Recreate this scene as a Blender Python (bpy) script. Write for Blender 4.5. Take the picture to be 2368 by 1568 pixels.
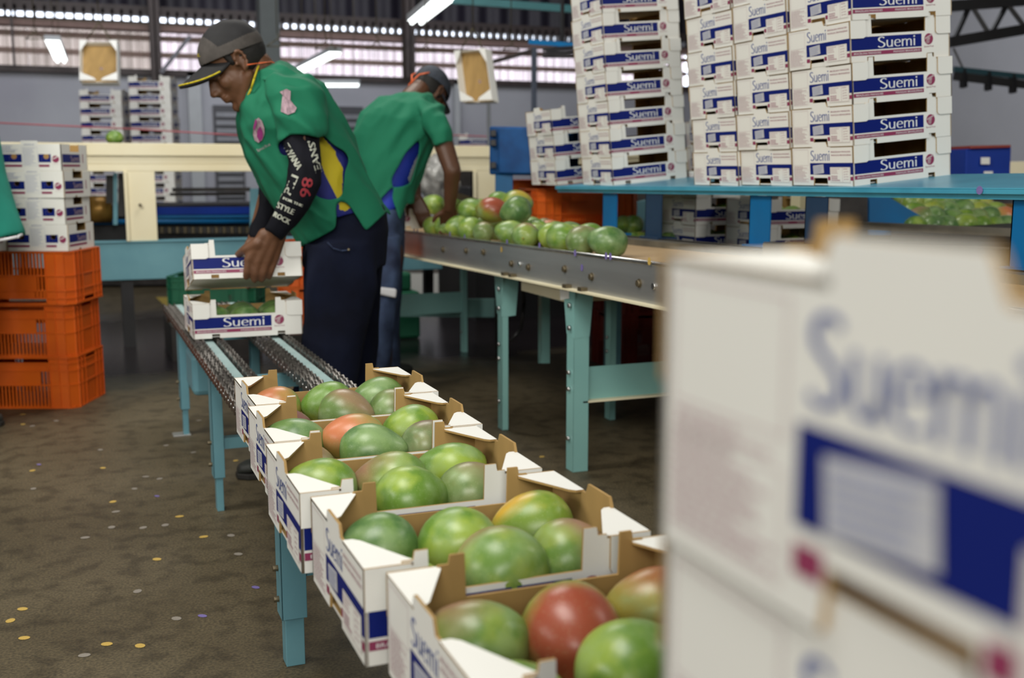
import bpy, bmesh, math, random
from math import sin, cos, pi, radians, sqrt, atan2
from mathutils import Vector, Matrix, Euler, noise
from mathutils.bvhtree import BVHTree

for o in list(bpy.data.objects):
    bpy.data.objects.remove(o, do_unlink=True)
S = bpy.context.scene
COL = S.collection
random.seed(7)

# ---------------------------------------------------------------- camera
FPX = 2550.0
TH = math.atan(394 / FPX)          # downward pitch
G = radians(21.8)                  # turn to the right of the hall's long axis
CH = 1.075                         # lens height
cd = bpy.data.cameras.new('camera'); cam = bpy.data.objects.new('camera', cd); COL.objects.link(cam)
cam.location = (0, 0, CH); cam.rotation_euler = (pi / 2 - TH, 0, -G)
cd.sensor_width = 36; cd.lens = FPX / 2368 * 36; cd.clip_start = 0.02; cd.clip_end = 100
cd.dof.use_dof = True; cd.dof.focus_distance = 2.2; cd.dof.aperture_fstop = 4.0
S.camera = cam

# ---------------------------------------------------------------- world, big lights, exposure
w = bpy.data.worlds.new('sky'); S.world = w; w.use_nodes = True
w.node_tree.nodes['Background'].inputs[0].default_value = (0.80, 0.87, 1.0, 1)
w.node_tree.nodes['Background'].inputs[1].default_value = 3.4
S.view_settings.view_transform = 'Standard'; S.view_settings.look = 'None'
S.view_settings.exposure = 0.22; S.view_settings.gamma = 1.0; S.view_settings.use_curve_mapping = False

def area(name, loc, rot, sx, sy, power, col=(1, 0.97, 0.9)):
    l = bpy.data.lights.new(name, 'AREA'); l.shape = 'RECTANGLE'; l.size = sx; l.size_y = sy
    l.energy = power; l.color = col
    o = bpy.data.objects.new(name, l); COL.objects.link(o); o.location = loc; o.rotation_euler = rot
    return o
# added overhead fills; light from unseen openings at left and behind the lens
area('overhead_fill', (-0.15, 1.25, 3.2), (0, 0, 0), 1.0, 1.5, 52)
area('side_opening_light', (-3.4, 1.2, 1.9), (0, radians(-80), radians(8)), 1.0, 1.8, 48)
area('door_light', (-0.7, -3.2, 2.7), (radians(75), 0, radians(-8)), 3.0, 1.3, 165)
area('overhead_fill', (-1.3, 3.5, 3.6), (radians(58), 0, radians(-18)), 1.6, .8, 90)  # added to brighten the cream beam and the wall beyond
area('overhead_fill', (3.9, 1.3, 3.0), (radians(52), 0, radians(18)), .7, .7, 20)  # added to brighten the boxes under the shelf
area('overhead_fill', (0.2, 7.9, 3.7), (radians(55), 0, 0), 2.4, .8, 42, (0.96, 0.97, 1))  # added to lift the fronts of the far box stacks
area('overhead_fill', (1.5, 6.0, 3.6), (radians(-6), 0, 0), 1.6, 1.0, 50)  # added to light the tops of the workers' shirts
area('overhead_fill', (2.2, 12.6, 3.9), (radians(60), 0, 0), 9.0, 1.6, 110, (0.93, 0.95, 1))  # added wash on the back wall
area('overhead_fill', (6.6, 8.0, 3.8), (0, radians(-40), 0), 2.0, 3.0, 50, (0.93, 0.95, 1))  # added wash on the right wall

# ---------------------------------------------------------------- measuring: photo pixel -> point
def ray(px, py):
    u = (px - 1184) / FPX; v = (784 - py) / FPX
    x = u; y = cos(TH) + v * sin(TH); z = -sin(TH) + v * cos(TH)
    return Vector((x * cos(G) + y * sin(G), -x * sin(G) + y * cos(G), z))
def P(px, py, X=None, Y=None, Z=None, d=None):
    r = ray(px, py)
    if X is not None: t = X / r.x
    elif Y is not None: t = Y / r.y
    elif Z is not None: t = (Z - CH) / r.z
    else: t = d
    return Vector((0, 0, CH)) + r * t
CR = Vector((cos(G), -sin(G), 0)); CF = Vector((sin(G), cos(G), 0))   # right / forward on the floor

# ---------------------------------------------------------------- tagging
def tag(o, label=None, cat=None, group=None, kind=None):
    if label: o['label'] = label
    if cat: o['category'] = cat
    if group: o['group'] = group
    if kind: o['kind'] = kind
    return o
def empty(name, loc=(0, 0, 0), rz=0, label=None, cat=None, group=None, kind=None):
    o = bpy.data.objects.new(name, None); COL.objects.link(o); o.location = loc; o.rotation_euler = (0, 0, rz)
    o.empty_display_size = 0.05
    return tag(o, label, cat, group, kind)
def copy_tree(o, parent=None):
    c = o.copy(); COL.objects.link(c)
    if parent is not None: c.parent = parent
    for ch in CHILD.get(o.name, []):
        copy_tree_into(ch, c)
    return c
CHILD = {}
def copy_tree_into(ch, c):
    d = ch.copy(); COL.objects.link(d); d.parent = c
    for g in CHILD.get(ch.name, []):
        copy_tree_into(g, d)
def link(ob, parent):
    COL.objects.link(ob)
    if parent is not None:
        ob.parent = parent
        CHILD.setdefault(parent.name, []).append(ob)
    return ob

ORD = ['first', 'second', 'third', 'fourth', 'fifth', 'sixth', 'seventh', 'eighth', 'ninth', 'tenth', 'eleventh', 'twelfth', 'thirteenth', 'fourteenth', 'fifteenth', 'sixteenth', 'seventeenth', 'eighteenth', 'nineteenth', 'twentieth']
# ---------------------------------------------------------------- materials
def mat(name, col, rough=0.6, metal=0.0, var=0.12, scale=8.0, bump=0.0, bscale=60.0, spec=0.5, col2=None, coat=0.0, obj=True, stretch=None):
    m = bpy.data.materials.new(name); m.use_nodes = True; nt = m.node_tree; N = nt.nodes; L = nt.links
    b = N['Principled BSDF']; b.inputs['Roughness'].default_value = rough; b.inputs['Metallic'].default_value = metal
    b.inputs['Specular IOR Level'].default_value = spec; b.inputs['Coat Weight'].default_value = coat
    tc = N.new('ShaderNodeTexCoord'); mp = N.new('ShaderNodeMapping'); L.new(tc.outputs['Object'], mp.inputs[0])
    if stretch: mp.inputs['Scale'].default_value = stretch
    if var > 0 or col2:
        n = N.new('ShaderNodeTexNoise'); n.inputs['Scale'].default_value = scale; n.inputs['Detail'].default_value = 5
        L.new(mp.outputs[0], n.inputs['Vector'])
        r = N.new('ShaderNodeValToRGB'); L.new(n.outputs['Fac'], r.inputs[0])
        c2 = col2 or tuple(c * (1 - var) for c in col)
        r.color_ramp.elements[0].position = 0.35; r.color_ramp.elements[1].position = 0.65
        r.color_ramp.elements[0].color = (*c2, 1); r.color_ramp.elements[1].color = (*col, 1)
        L.new(r.outputs[0], b.inputs['Base Color'])
    else:
        b.inputs['Base Color'].default_value = (*col, 1)
    if bump > 0:
        n2 = N.new('ShaderNodeTexNoise'); n2.inputs['Scale'].default_value = bscale; n2.inputs['Detail'].default_value = 4
        L.new(mp.outputs[0], n2.inputs['Vector'])
        bp = N.new('ShaderNodeBump'); bp.inputs['Strength'].default_value = bump; bp.inputs['Distance'].default_value = 0.01
        L.new(n2.outputs['Fac'], bp.inputs['Height']); L.new(bp.outputs[0], b.inputs['Normal'])
    return m
M = {}
M['card'] = mat('white_card', (0.80, 0.80, 0.76), 0.55, var=0.03, scale=4)
M['kraft'] = mat('kraft_card', (0.40, 0.25, 0.085), 0.8, var=0.18, scale=3, bump=0.08, bscale=300, stretch=(6, 6, 1))
M['blue'] = mat('blue_ink', (0.003, 0.012, 0.155), 0.5, spec=.2, var=0.06)
M['maroon'] = mat('maroon_ink', (0.27, 0.035, 0.10), 0.45, var=0.06)
M['pale'] = mat('faded_ink', (0.52, 0.38, 0.41), 0.55, var=0.05)
M['paleblue'] = mat('faded_blue_ink', (0.33, 0.36, 0.52), 0.55, var=0.05)
M['ltext'] = mat('blue_letter_ink', (0.03, 0.07, 0.30), 0.5, var=0.0)
M['wtext'] = mat('white_letter', (0.78, 0.80, 0.80), 0.5, var=0.0)
M['lab'] = mat('grey_sticker', (0.55, 0.56, 0.60), 0.5, var=0.08, scale=60)
M['paint'] = mat('pale_blue_paint', (0.150, 0.33, 0.385), 0.45, spec=.3, var=0.16, scale=5, col2=(0.12, 0.28, 0.34), bump=0.03)
M['railpaint'] = mat('worn_pale_blue_paint', (0.42, 0.56, 0.56), 0.5, spec=.3, scale=14, col2=(0.33, 0.48, 0.48), bump=0.05)
M['mint'] = mat('pale_green_paint', (0.24, 0.47, 0.44), 0.42, scale=4, col2=(0.21, 0.43, 0.41), bump=0.03)
M['bluepaint'] = mat('strong_blue_paint', (0.003, 0.13, 0.34), 0.45, spec=.25, scale=5, col2=(0.008, 0.11, 0.28), bump=0.03)
M['shelfpaint'] = mat('shelf_blue_paint', (0.07, 0.36, 0.52), 0.30, scale=7, col2=(0.05, 0.29, 0.44), bump=0.03)
M['rust'] = mat('rust_brown', (0.10, 0.045, 0.02), 0.8, scale=30, var=0.5)
M['steel'] = mat('stainless_steel', (0.52, 0.53, 0.53), 0.36, metal=0.75, scale=5, col2=(0.40, 0.40, 0.40), bump=0.02, stretch=(1, 0.2, 3))
M['steelrim'] = mat('bright_steel_edge', (0.62, 0.62, 0.62), 0.25, metal=0.95, var=0.2, scale=20)
M['brass'] = mat('tarnished_bolt', (0.16, 0.13, 0.08), 0.45, metal=0.6, var=0.3, scale=60)
M['chain'] = mat('oiled_chain_steel', (0.19, 0.175, 0.16), 0.34, metal=0.8, var=0.5, scale=50)
M['cream'] = mat('cream_paint', (0.82, 0.76, 0.55), 0.5, scale=3, col2=(0.78, 0.70, 0.47), bump=0.02)
M['black'] = mat('black_metal', (0.012, 0.012, 0.014), 0.5, var=0.3)
M['dark'] = mat('dark_machine_metal', (0.035, 0.03, 0.028), 0.6, var=0.5, scale=12)
M['orange'] = mat('orange_plastic', (0.68, 0.12, 0.004), 0.42, scale=5, col2=(0.58, 0.09, 0.003), bump=0.02)
M['redplastic'] = mat('red_plastic', (0.26, 0.025, 0.012), 0.5, var=0.15)
M['greenplastic'] = mat('green_plastic', (0.01, 0.12, 0.06), 0.5, var=0.15)
M['bluebin'] = mat('blue_plastic', (0.004, 0.075, 0.25), 0.5, spec=.2, scale=12, col2=(0.003, 0.05, 0.18), bump=0.03)
M['cobalt'] = mat('cobalt_plastic', (0.004, 0.035, 0.30), 0.5, spec=.2, var=0.1)
M['wood'] = mat('pale_pallet_wood', (0.50, 0.36, 0.17), 0.8, scale=6, var=0.2, stretch=(1, 8, 8))
M['grey'] = mat('grey_paint', (0.42, 0.44, 0.46), 0.6, var=0.06)
M['browniron'] = mat('brown_iron', (0.05, 0.035, 0.033), 0.6, var=0.3)
M['wire'] = mat('thin_wire', (0.10, 0.085, 0.05), 0.5, metal=0.5, var=0)
M['pinkcord'] = mat('pink_cord', (0.42, 0.10, 0.12), 0.7, var=0)
M['yellowstk'] = mat('yellow_fruit_sticker', (0.62, 0.42, 0.10), 0.6, var=0.2, scale=200)
M['whitestk'] = mat('white_fruit_sticker', (0.30, 0.27, 0.23), 0.6, var=0.2, scale=200)
M['purplestk'] = mat('purple_fruit_sticker', (0.20, 0.16, 0.42), 0.6, var=0.2, scale=200)
M['gold'] = mat('golden_roller', (0.45, 0.24, 0.05), 0.35, metal=0.5, scale=8, var=0.4, stretch=(8, 1, 1))
M['belt'] = mat('worn_tan_board', (0.46, 0.32, 0.17), 0.7, scale=6, col2=(0.40, 0.27, 0.14))
M['curb'] = mat('stained_metal_curb', (0.20, 0.18, 0.14), 0.5, metal=0.4, scale=9, col2=(0.12, 0.11, 0.09))
M['stem'] = mat('mango_stem', (0.40, 0.38, 0.06), 0.7, var=0.3, scale=200)
M['plasticbag'] = mat('clear_plastic_bag', (0.30, 0.30, 0.29), 0.2, var=0.5, scale=20, bump=0.5, bscale=30)
M['whitewall'] = mat('white_wall_paint', (0.62, 0.63, 0.66), 0.8, var=0.06, scale=2)

M['darkwall'] = mat('dark_wall_paint', (0.10, 0.10, 0.10), 0.8, var=0.1)
def mango_mat(name, a, b, blush, pos, spread=0.35, xs=-6.0):
    m = bpy.data.materials.new(name); m.use_nodes = True; nt = m.node_tree; N = nt.nodes; L = nt.links
    bs = N['Principled BSDF']; bs.inputs['Roughness'].default_value = 0.34
    bs.inputs['Subsurface Weight'].default_value = 0.0; bs.inputs['Specular IOR Level'].default_value = 0.5
    tc = N.new('ShaderNodeTexCoord'); oi = N.new('ShaderNodeObjectInfo')
    ml = N.new('ShaderNodeMath'); ml.operation = 'MULTIPLY'; ml.inputs[1].default_value = 37.0; L.new(oi.outputs['Random'], ml.inputs[0])
    ad = N.new('ShaderNodeVectorMath'); ad.operation = 'ADD'; L.new(tc.outputs['Object'], ad.inputs[0]); L.new(ml.outputs[0], ad.inputs[1])
    n1 = N.new('ShaderNodeTexNoise'); n1.inputs['Scale'].default_value = 17; n1.inputs['Detail'].default_value = 3; L.new(ad.outputs[0], n1.inputs['Vector'])
    r1 = N.new('ShaderNodeValToRGB'); L.new(n1.outputs['Fac'], r1.inputs[0])
    r1.color_ramp.elements[0].position = 0.44; r1.color_ramp.elements[0].color = (*a, 1)
    r1.color_ramp.elements[1].position = 0.58; r1.color_ramp.elements[1].color = (*b, 1)
    # waxy bloom
    n3 = N.new('ShaderNodeTexNoise'); n3.inputs['Scale'].default_value = 24; n3.inputs['Detail'].default_value = 6; L.new(ad.outputs[0], n3.inputs['Vector'])
    r3 = N.new('ShaderNodeValToRGB'); L.new(n3.outputs['Fac'], r3.inputs[0])
    r3.color_ramp.elements[0].position = 0.44; r3.color_ramp.elements[0].color = (0, 0, 0, 1)
    r3.color_ramp.elements[1].position = 0.66; r3.color_ramp.elements[1].color = (0.55, 0.55, 0.55, 1)
    mx3 = N.new('ShaderNodeMixRGB'); L.new(r3.outputs[0], mx3.inputs[0]); L.new(r1.outputs[0], mx3.inputs[1]); mx3.inputs[2].default_value = (0.30, 0.42, 0.20, 1)
    # blush on one side
    sx = N.new('ShaderNodeSeparateXYZ'); L.new(tc.outputs['Object'], sx.inputs[0])
    mz = N.new('ShaderNodeMath'); mz.operation = 'MULTIPLY_ADD'; mz.inputs[1].default_value = 9.0; mz.inputs[2].default_value = 0.0; L.new(sx.outputs['Z'], mz.inputs[0])
    my = N.new('ShaderNodeMath'); my.operation = 'MULTIPLY_ADD'; my.inputs[1].default_value = xs; L.new(sx.outputs['X'], my.inputs[0]); L.new(mz.outputs[0], my.inputs[2])
    n2 = N.new('ShaderNodeTexNoise'); n2.inputs['Scale'].default_value = 11; n2.inputs['Detail'].default_value = 2; L.new(ad.outputs[0], n2.inputs['Vector'])
    m2 = N.new('ShaderNodeMath'); m2.operation = 'MULTIPLY_ADD'; m2.inputs[1].default_value = 0.9; L.new(n2.outputs['Fac'], m2.inputs[0]); L.new(my.outputs[0], m2.inputs[2])
    r2 = N.new('ShaderNodeValToRGB'); L.new(m2.outputs[0], r2.inputs[0])
    r2.color_ramp.elements[0].position = max(0.0, pos - spread / 2); r2.color_ramp.elements[0].color = (0, 0, 0, 1)
    r2.color_ramp.elements[1].position = min(1.0, pos + spread / 2); r2.color_ramp.elements[1].color = (0.92, 0.92, 0.92, 1)
    mx = N.new('ShaderNodeMixRGB'); L.new(r2.outputs[0], mx.inputs[0]); L.new(mx3.outputs[0], mx.inputs[1]); mx.inputs[2].default_value = (*blush, 1)
    # pale lenticels
    v = N.new('ShaderNodeTexVoronoi'); v.inputs['Scale'].default_value = 260; L.new(ad.outputs[0], v.inputs['Vector'])
    rv = N.new('ShaderNodeValToRGB'); L.new(v.outputs['Distance'], rv.inputs[0])
    rv.color_ramp.elements[0].position = 0.10; rv.color_ramp.elements[0].color = (0.30, 0.30, 0.30, 1)
    rv.color_ramp.elements[1].position = 0.2; rv.color_ramp.elements[1].color = (0, 0, 0, 1)
    mv = N.new('ShaderNodeMixRGB'); L.new(rv.outputs[0], mv.inputs[0]); L.new(mx.outputs[0], mv.inputs[1]); mv.inputs[2].default_value = (0.55, 0.6, 0.35, 1)
    L.new(mv.outputs[0], bs.inputs['Base Color'])
    bp = N.new('ShaderNodeBump'); bp.inputs['Strength'].default_value = 0.12; bp.inputs['Distance'].default_value = 0.004
    L.new(n3.outputs['Fac'], bp.inputs['Height']); L.new(bp.outputs[0], bs.inputs['Normal'])
    return m
MG = {
 'green': mango_mat('green_mango_skin', (0.13, 0.25, 0.035), (0.27, 0.38, 0.055), (0.3, 0.30, 0.05), 1.2),
 'dark': mango_mat('dark_green_mango_skin', (0.075, 0.17, 0.050), (0.14, 0.25, 0.065), (0.2, 0.25, 0.06), 1.3),
 'yellow': mango_mat('yellow_green_mango_skin', (0.17, 0.27, 0.035), (0.30, 0.35, 0.05), (0.60, 0.36, 0.04), 0.95),
 'blush': mango_mat('blushed_mango_skin', (0.13, 0.24, 0.045), (0.25, 0.34, 0.065), (0.33, 0.17, 0.11), 0.85, 0.5),
 'olive': mango_mat('olive_mango_skin', (0.13, 0.21, 0.06), (0.2, 0.26, 0.09), (0.29, 0.19, 0.11), 0.78, 0.5),
 'purple': mango_mat('purple_mango_skin', (0.14, 0.20, 0.08), (0.22, 0.22, 0.10), (0.24, 0.10, 0.10), 0.66, 0.5),
 'red': mango_mat('red_mango_skin', (0.24, 0.27, 0.04), (0.34, 0.27, 0.05), (0.33, 0.055, 0.035), 0.62, 0.35, 6.0),
 'peach': mango_mat('peach_mango_skin', (0.20, 0.30, 0.05), (0.36, 0.30, 0.07), (0.58, 0.18, 0.085), 0.66, 0.5),
}
# floor: stained concrete, a wet sheet in the middle distance with dimness painted in
def floor_mat():
    m = bpy.data.materials.new('stained_concrete'); m.use_nodes = True; nt = m.node_tree; N = nt.nodes; L = nt.links
    b = N['Principled BSDF']; tc = N.new('ShaderNodeTexCoord')
    def no(sc, d=6):
        n = N.new('ShaderNodeTexNoise'); n.inputs['Scale'].default_value = sc; n.inputs['Detail'].default_value = d; L.new(tc.outputs['Object'], n.inputs['Vector']); return n
    def ramp(n, p0, c0, p1, c1):
        r = N.new('ShaderNodeValToRGB'); L.new(n.outputs['Fac'], r.inputs[0]); e = r.color_ramp.elements
        e[0].position = p0; e[0].color = (*c0, 1); e[1].position = p1; e[1].color = (*c1, 1); return r
    def mix(mode, f, a, c):
        x = N.new('ShaderNodeMixRGB'); x.blend_type = mode; x.inputs[0].default_value = f; L.new(a, x.inputs[1]); L.new(c, x.inputs[2]); return x.outputs[0]
    r1 = ramp(no(1.6), 0.35, (0.080, 0.062, 0.033), 0.65, (0.118, 0.095, 0.055))
    r2 = ramp(no(14, 8), 0.36, (0.50, 0.48, 0.44), 0.52, (1, 1, 1))
    r3 = ramp(no(150, 5), 0.36, (0.50, 0.50, 0.50), 0.64, (1.35, 1.32, 1.25))
    c = mix('MULTIPLY', 0.8, r1.outputs[0], r2.outputs[0]); c = mix('MULTIPLY', 0.8, c, r3.outputs[0])
    # wet region, the dim light there painted into its dark colour: a band across the hall near y = 6..8.5
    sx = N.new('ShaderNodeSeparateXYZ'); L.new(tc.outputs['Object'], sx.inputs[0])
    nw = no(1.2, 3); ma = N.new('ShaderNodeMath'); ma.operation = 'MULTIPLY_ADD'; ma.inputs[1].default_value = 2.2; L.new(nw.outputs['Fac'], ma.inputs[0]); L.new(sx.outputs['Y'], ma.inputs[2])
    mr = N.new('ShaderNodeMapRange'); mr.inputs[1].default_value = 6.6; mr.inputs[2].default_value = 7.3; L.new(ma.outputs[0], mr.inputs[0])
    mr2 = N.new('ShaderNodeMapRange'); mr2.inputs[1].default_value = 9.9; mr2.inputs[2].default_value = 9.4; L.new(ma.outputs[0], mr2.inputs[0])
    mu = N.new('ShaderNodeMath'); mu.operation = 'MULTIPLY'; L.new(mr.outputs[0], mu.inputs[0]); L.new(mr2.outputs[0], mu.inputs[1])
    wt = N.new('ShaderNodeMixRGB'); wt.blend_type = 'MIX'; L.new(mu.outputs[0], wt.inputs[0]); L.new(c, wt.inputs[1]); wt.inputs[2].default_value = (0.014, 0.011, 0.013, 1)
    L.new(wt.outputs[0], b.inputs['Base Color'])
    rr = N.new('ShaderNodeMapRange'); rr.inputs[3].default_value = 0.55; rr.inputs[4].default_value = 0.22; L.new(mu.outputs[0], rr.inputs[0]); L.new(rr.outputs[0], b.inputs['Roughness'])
    bp = N.new('ShaderNodeBump'); bp.inputs['Strength'].default_value = 0.15; bp.inputs['Distance'].default_value = 0.004
    n = no(120, 4); L.new(n.outputs['Fac'], bp.inputs['Height']); L.new(bp.outputs[0], b.inputs['Normal'])
    return m
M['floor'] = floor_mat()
def trans_mat(name, col, k=0.75):
    m = bpy.data.materials.new(name); m.use_nodes = True; nt = m.node_tree; N = nt.nodes; L = nt.links
    for n in list(N):
        if n.type == 'BSDF_PRINCIPLED': N.remove(n)
    t = N.new('ShaderNodeBsdfTranslucent'); d = N.new('ShaderNodeBsdfDiffuse'); mx = N.new('ShaderNodeMixShader'); mx.inputs[0].default_value = k
    tc = N.new('ShaderNodeTexCoord'); n = N.new('ShaderNodeTexNoise'); n.inputs['Scale'].default_value = 1.6; L.new(tc.outputs['Object'], n.inputs['Vector'])
    r = N.new('ShaderNodeValToRGB'); L.new(n.outputs['Fac'], r.inputs[0]); e = r.color_ramp.elements
    e[0].position = 0.35; e[0].color = (*[c * 0.72 for c in col], 1); e[1].position = 0.65; e[1].color = (*col, 1)
    L.new(r.outputs[0], t.inputs[0]); L.new(r.outputs[0], d.inputs[0])
    L.new(d.outputs[0], mx.inputs[1]); L.new(t.outputs[0], mx.inputs[2]); L.new(mx.outputs[0], N['Material Output'].inputs[0])
    return m
M['sheet'] = trans_mat('translucent_roof_sheet', (0.80, 0.68, 0.68))
M['sheetbrown'] = trans_mat('dusty_translucent_sheet', (0.50, 0.41, 0.35))
def emis(name, col, s):
    m = bpy.data.materials.new(name); m.use_nodes = True; b = m.node_tree.nodes['Principled BSDF']
    b.inputs['Emission Color'].default_value = (*col, 1); b.inputs['Emission Strength'].default_value = s; b.inputs['Base Color'].default_value = (0.8, 0.8, 0.8, 1)
    return m
M['tube'] = emis('lit_lamp_tube', (0.93, 1.0, 0.98), 2.2)

# ---------------------------------------------------------------- mesh builder
class B:
    def __init__(s): s.bm = bmesh.new()
    def face(s, pts, m=0):
        try:
            f = s.bm.faces.new([s.bm.verts.new(p) for p in pts]); f.material_index = m; return f
        except ValueError: return None
    def hull(s, c8, m=0):   # 8 corners: bottom 4 ccw, top 4
        v = [s.bm.verts.new(p) for p in c8]
        for q in ((3, 2, 1, 0), (4, 5, 6, 7), (0, 1, 5, 4), (1, 2, 6, 5), (2, 3, 7, 6), (3, 0, 4, 7)):
            f = s.bm.faces.new([v[i] for i in q]); f.material_index = m
    def box(s, x0, x1, y0, y1, z0, z1, m=0, T=None):
        c = [(x0, y0, z0), (x1, y0, z0), (x1, y1, z0), (x0, y1, z0), (x0, y0, z1), (x1, y0, z1), (x1, y1, z1), (x0, y1, z1)]
        if T: c = [T(Vector(p)) if callable(T) else T @ Vector(p) for p in c]
        s.hull(c, m)
    def cyl(s, p, q, r, m=0, seg=12, r2=None, caps=True):
        p = Vector(p); q = Vector(q); r2 = r if r2 is None else r2
        a = (q - p).normalized(); u = a.orthogonal().normalized(); w_ = a.cross(u)
        A = [s.bm.verts.new(p + (u * cos(2 * pi * i / seg) + w_ * sin(2 * pi * i / seg)) * r) for i in range(seg)]
        C = [s.bm.verts.new(q + (u * cos(2 * pi * i / seg) + w_ * sin(2 * pi * i / seg)) * r2) for i in range(seg)]
        for i in range(seg):
            f = s.bm.faces.new((A[i], A[(i + 1) % seg], C[(i + 1) % seg], C[i])); f.material_index = m; f.smooth = True
        if caps:
            f = s.bm.faces.new(A[::-1]); f.material_index = m; f = s.bm.faces.new(C); f.material_index = m
    def tube(s, pts, r, m=0, seg=6):
        for a, b in zip(pts, pts[1:]): s.cyl(a, b, r, m, seg)
    def bar(s, p, q, w_, h, m=0, up=(0, 0, 1)):   # rectangular bar between points
        p = Vector(p); q = Vector(q); a = (q - p).normalized(); up = Vector(up)
        if abs(a.dot(up)) > 0.98: up = Vector((0, 1, 0))
        sd = a.cross(up).normalized(); u2 = sd.cross(a)
        c = []
        for base in (p, q):
            for sx, sy in ((-1, -1), (1, -1), (1, 1), (-1, 1)): c.append(base + sd * sx * w_ / 2 + u2 * sy * h / 2)
        s.hull(c, m)
    def prism(s, pts, O, U, V, Nn, th, m0=0, m1=1, m2=None):
        m2 = m1 if m2 is None else m2
        O = Vector(O); U = Vector(U); V = Vector(V); Nn = Vector(Nn)
        a = [s.bm.verts.new(O + U * x + V * y) for x, y in pts]
        b = [s.bm.verts.new(O + U * x + V * y - Nn * th) for x, y in pts]
        f = s.bm.faces.new(a); f.normal_update()
        if f.normal.dot(Nn) < 0: f.normal_flip()
        f.material_index = m0
        g = s.bm.faces.new(b); g.normal_update()
        if g.normal.dot(Nn) > 0: g.normal_flip()
        g.material_index = m1
        n = len(pts)
        for i in range(n):
            h = s.bm.faces.new((a[i], a[(i + 1) % n], b[(i + 1) % n], b[i])); h.material_index = m2
    def polys(s, polys, O, U, V, m=0):
        O = Vector(O); U = Vector(U); V = Vector(V)
        for pl in polys:
            s.face([O + U * x + V * y for x, y in pl], m)
    def make(s, name, mats, parent=None, smooth=False, bevel=0, normals=True):
        me = bpy.data.meshes.new(name)
        if normals: bmesh.ops.recalc_face_normals(s.bm, faces=s.bm.faces)
        s.bm.to_mesh(me); s.bm.free()
        for mm in (mats if isinstance(mats, (list, tuple)) else [mats]):
            me.materials.append(M[mm] if isinstance(mm, str) else mm)
        if smooth:
            for p in me.polygons: p.use_smooth = True
        o = bpy.data.objects.new(name, me)
        link(o, parent)
        if bevel:
            bv = o.modifiers.new('bevel', 'BEVEL'); bv.width = bevel; bv.segments = 2; bv.limit_method = 'ANGLE'
        return o

_T = {}
def text_polys(txt, h=1.0, sx=1.0, align='LEFT'):
    key = txt
    if key not in _T:
        c = bpy.data.curves.new('t', 'FONT'); c.body = txt; c.size = 1.0; c.resolution_u = 2; c.fill_mode = 'FRONT'
        o = bpy.data.objects.new('t', c); COL.objects.link(o)
        bpy.context.view_layer.update()
        me = o.evaluated_get(bpy.context.evaluated_depsgraph_get()).to_mesh()
        pl = [[(me.vertices[i].co.x, me.vertices[i].co.y) for i in p.vertices] for p in me.polygons]
        bpy.data.objects.remove(o); _T[key] = pl
    pl = _T[key]
    xs = [x for p in pl for x, y in p]; x0, x1 = min(xs), max(xs)
    off = x0 if align == 'LEFT' else (x1 if align == 'RIGHT' else (x0 + x1) / 2)
    return [[((x - off) * h / 0.7 * sx, y * h / 0.7) for x, y in p] for p in pl]
def fit_text(txt, x0, x1, y, h):
    pl = text_polys(txt, h); xs = [x for p in pl for x, _ in p]; k = (x1 - x0) / (max(xs) - min(xs))
    return [[(x0 + x * k, y + yy) for x, yy in p] for p in pl]

# brand lettering drawn as flared strokes
def cat_rom(pts, n=6):
    out = []
    P_ = [pts[0]] + list(pts) + [pts[-1]]
    for i in range(1, len(P_) - 2):
        p0, p1, p2, p3 = [Vector(p) for p in P_[i - 1:i + 3]]
        for k in range(n):
            t = k / n
            out.append(0.5 * ((2 * p1) + (-p0 + p2) * t + (2 * p0 - 5 * p1 + 4 * p2 - p3) * t * t + (-p0 + 3 * p1 - 3 * p2 + p3) * t ** 3))
    out.append(Vector(pts[-1])); return out
def stroke(pts, lo=0.05, hi=0.105, curve=True):
    ps = cat_rom(pts) if curve else [Vector(p) for p in pts]
    q = []
    for i, p in enumerate(ps):
        d = (ps[min(i + 1, len(ps) - 1)] - ps[max(i - 1, 0)]); d = d.normalized() if d.length > 0 else Vector((1, 0))
        wd = lo + (hi - lo) * abs(d.y) ** 1.2; n = Vector((-d.y, d.x)) * wd / 2
        q.append((p + n, p - n))
    return [[tuple(a[0]), tuple(a[1]), tuple(b[1]), tuple(b[0])] for a, b in zip(q, q[1:])]
def suemi():
    out = []
    def add(pl, dx):
        for p in pl: out.append([(x + dx, y) for x, y in p])
    add(stroke([(.50, .86), (.40, .94), (.27, .955), (.14, .90), (.08, .77), (.13, .63), (.30, .51), (.46, .39), (.52, .25), (.45, .10), (.28, .02), (.12, .05), (.03, .13)], .065, .13), 0)
    x = .68
    add(stroke([(.05, .66), (.05, .30), (.09, .12), (.20, .03), (.33, .08), (.42, .22)]), x); add(stroke([(.43, .66), (.43, 0)], curve=False), x)
    x += .60
    add(stroke([(.06, .36), (.46, .38)], .05, .05, False), x)
    add(stroke([(.46, .38), (.43, .56), (.27, .65), (.11, .57), (.05, .35), (.10, .13), (.27, .03), (.47, .10)]), x)
    x += .60
    add(stroke([(.05, 0), (.05, .66)], curve=False), x)
    add(stroke([(.05, .46), (.16, .60), (.28, .64), (.37, .56), (.39, .40), (.39, 0)]), x)
    add(stroke([(.39, .46), (.50, .60), (.62, .64), (.71, .56), (.73, .40), (.73, 0)]), x)
    x += .94
    add(stroke([(.05, 0), (.05, .66)], curve=False), x)
    out.append([(x + .05 + .075 * cos(a * pi / 5), .87 + .075 * sin(a * pi / 5)) for a in range(10)])
    wtot = x + .13
    return [[(px / wtot, py) for px, py in p] for p in out]
SU = suemi()
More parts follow.
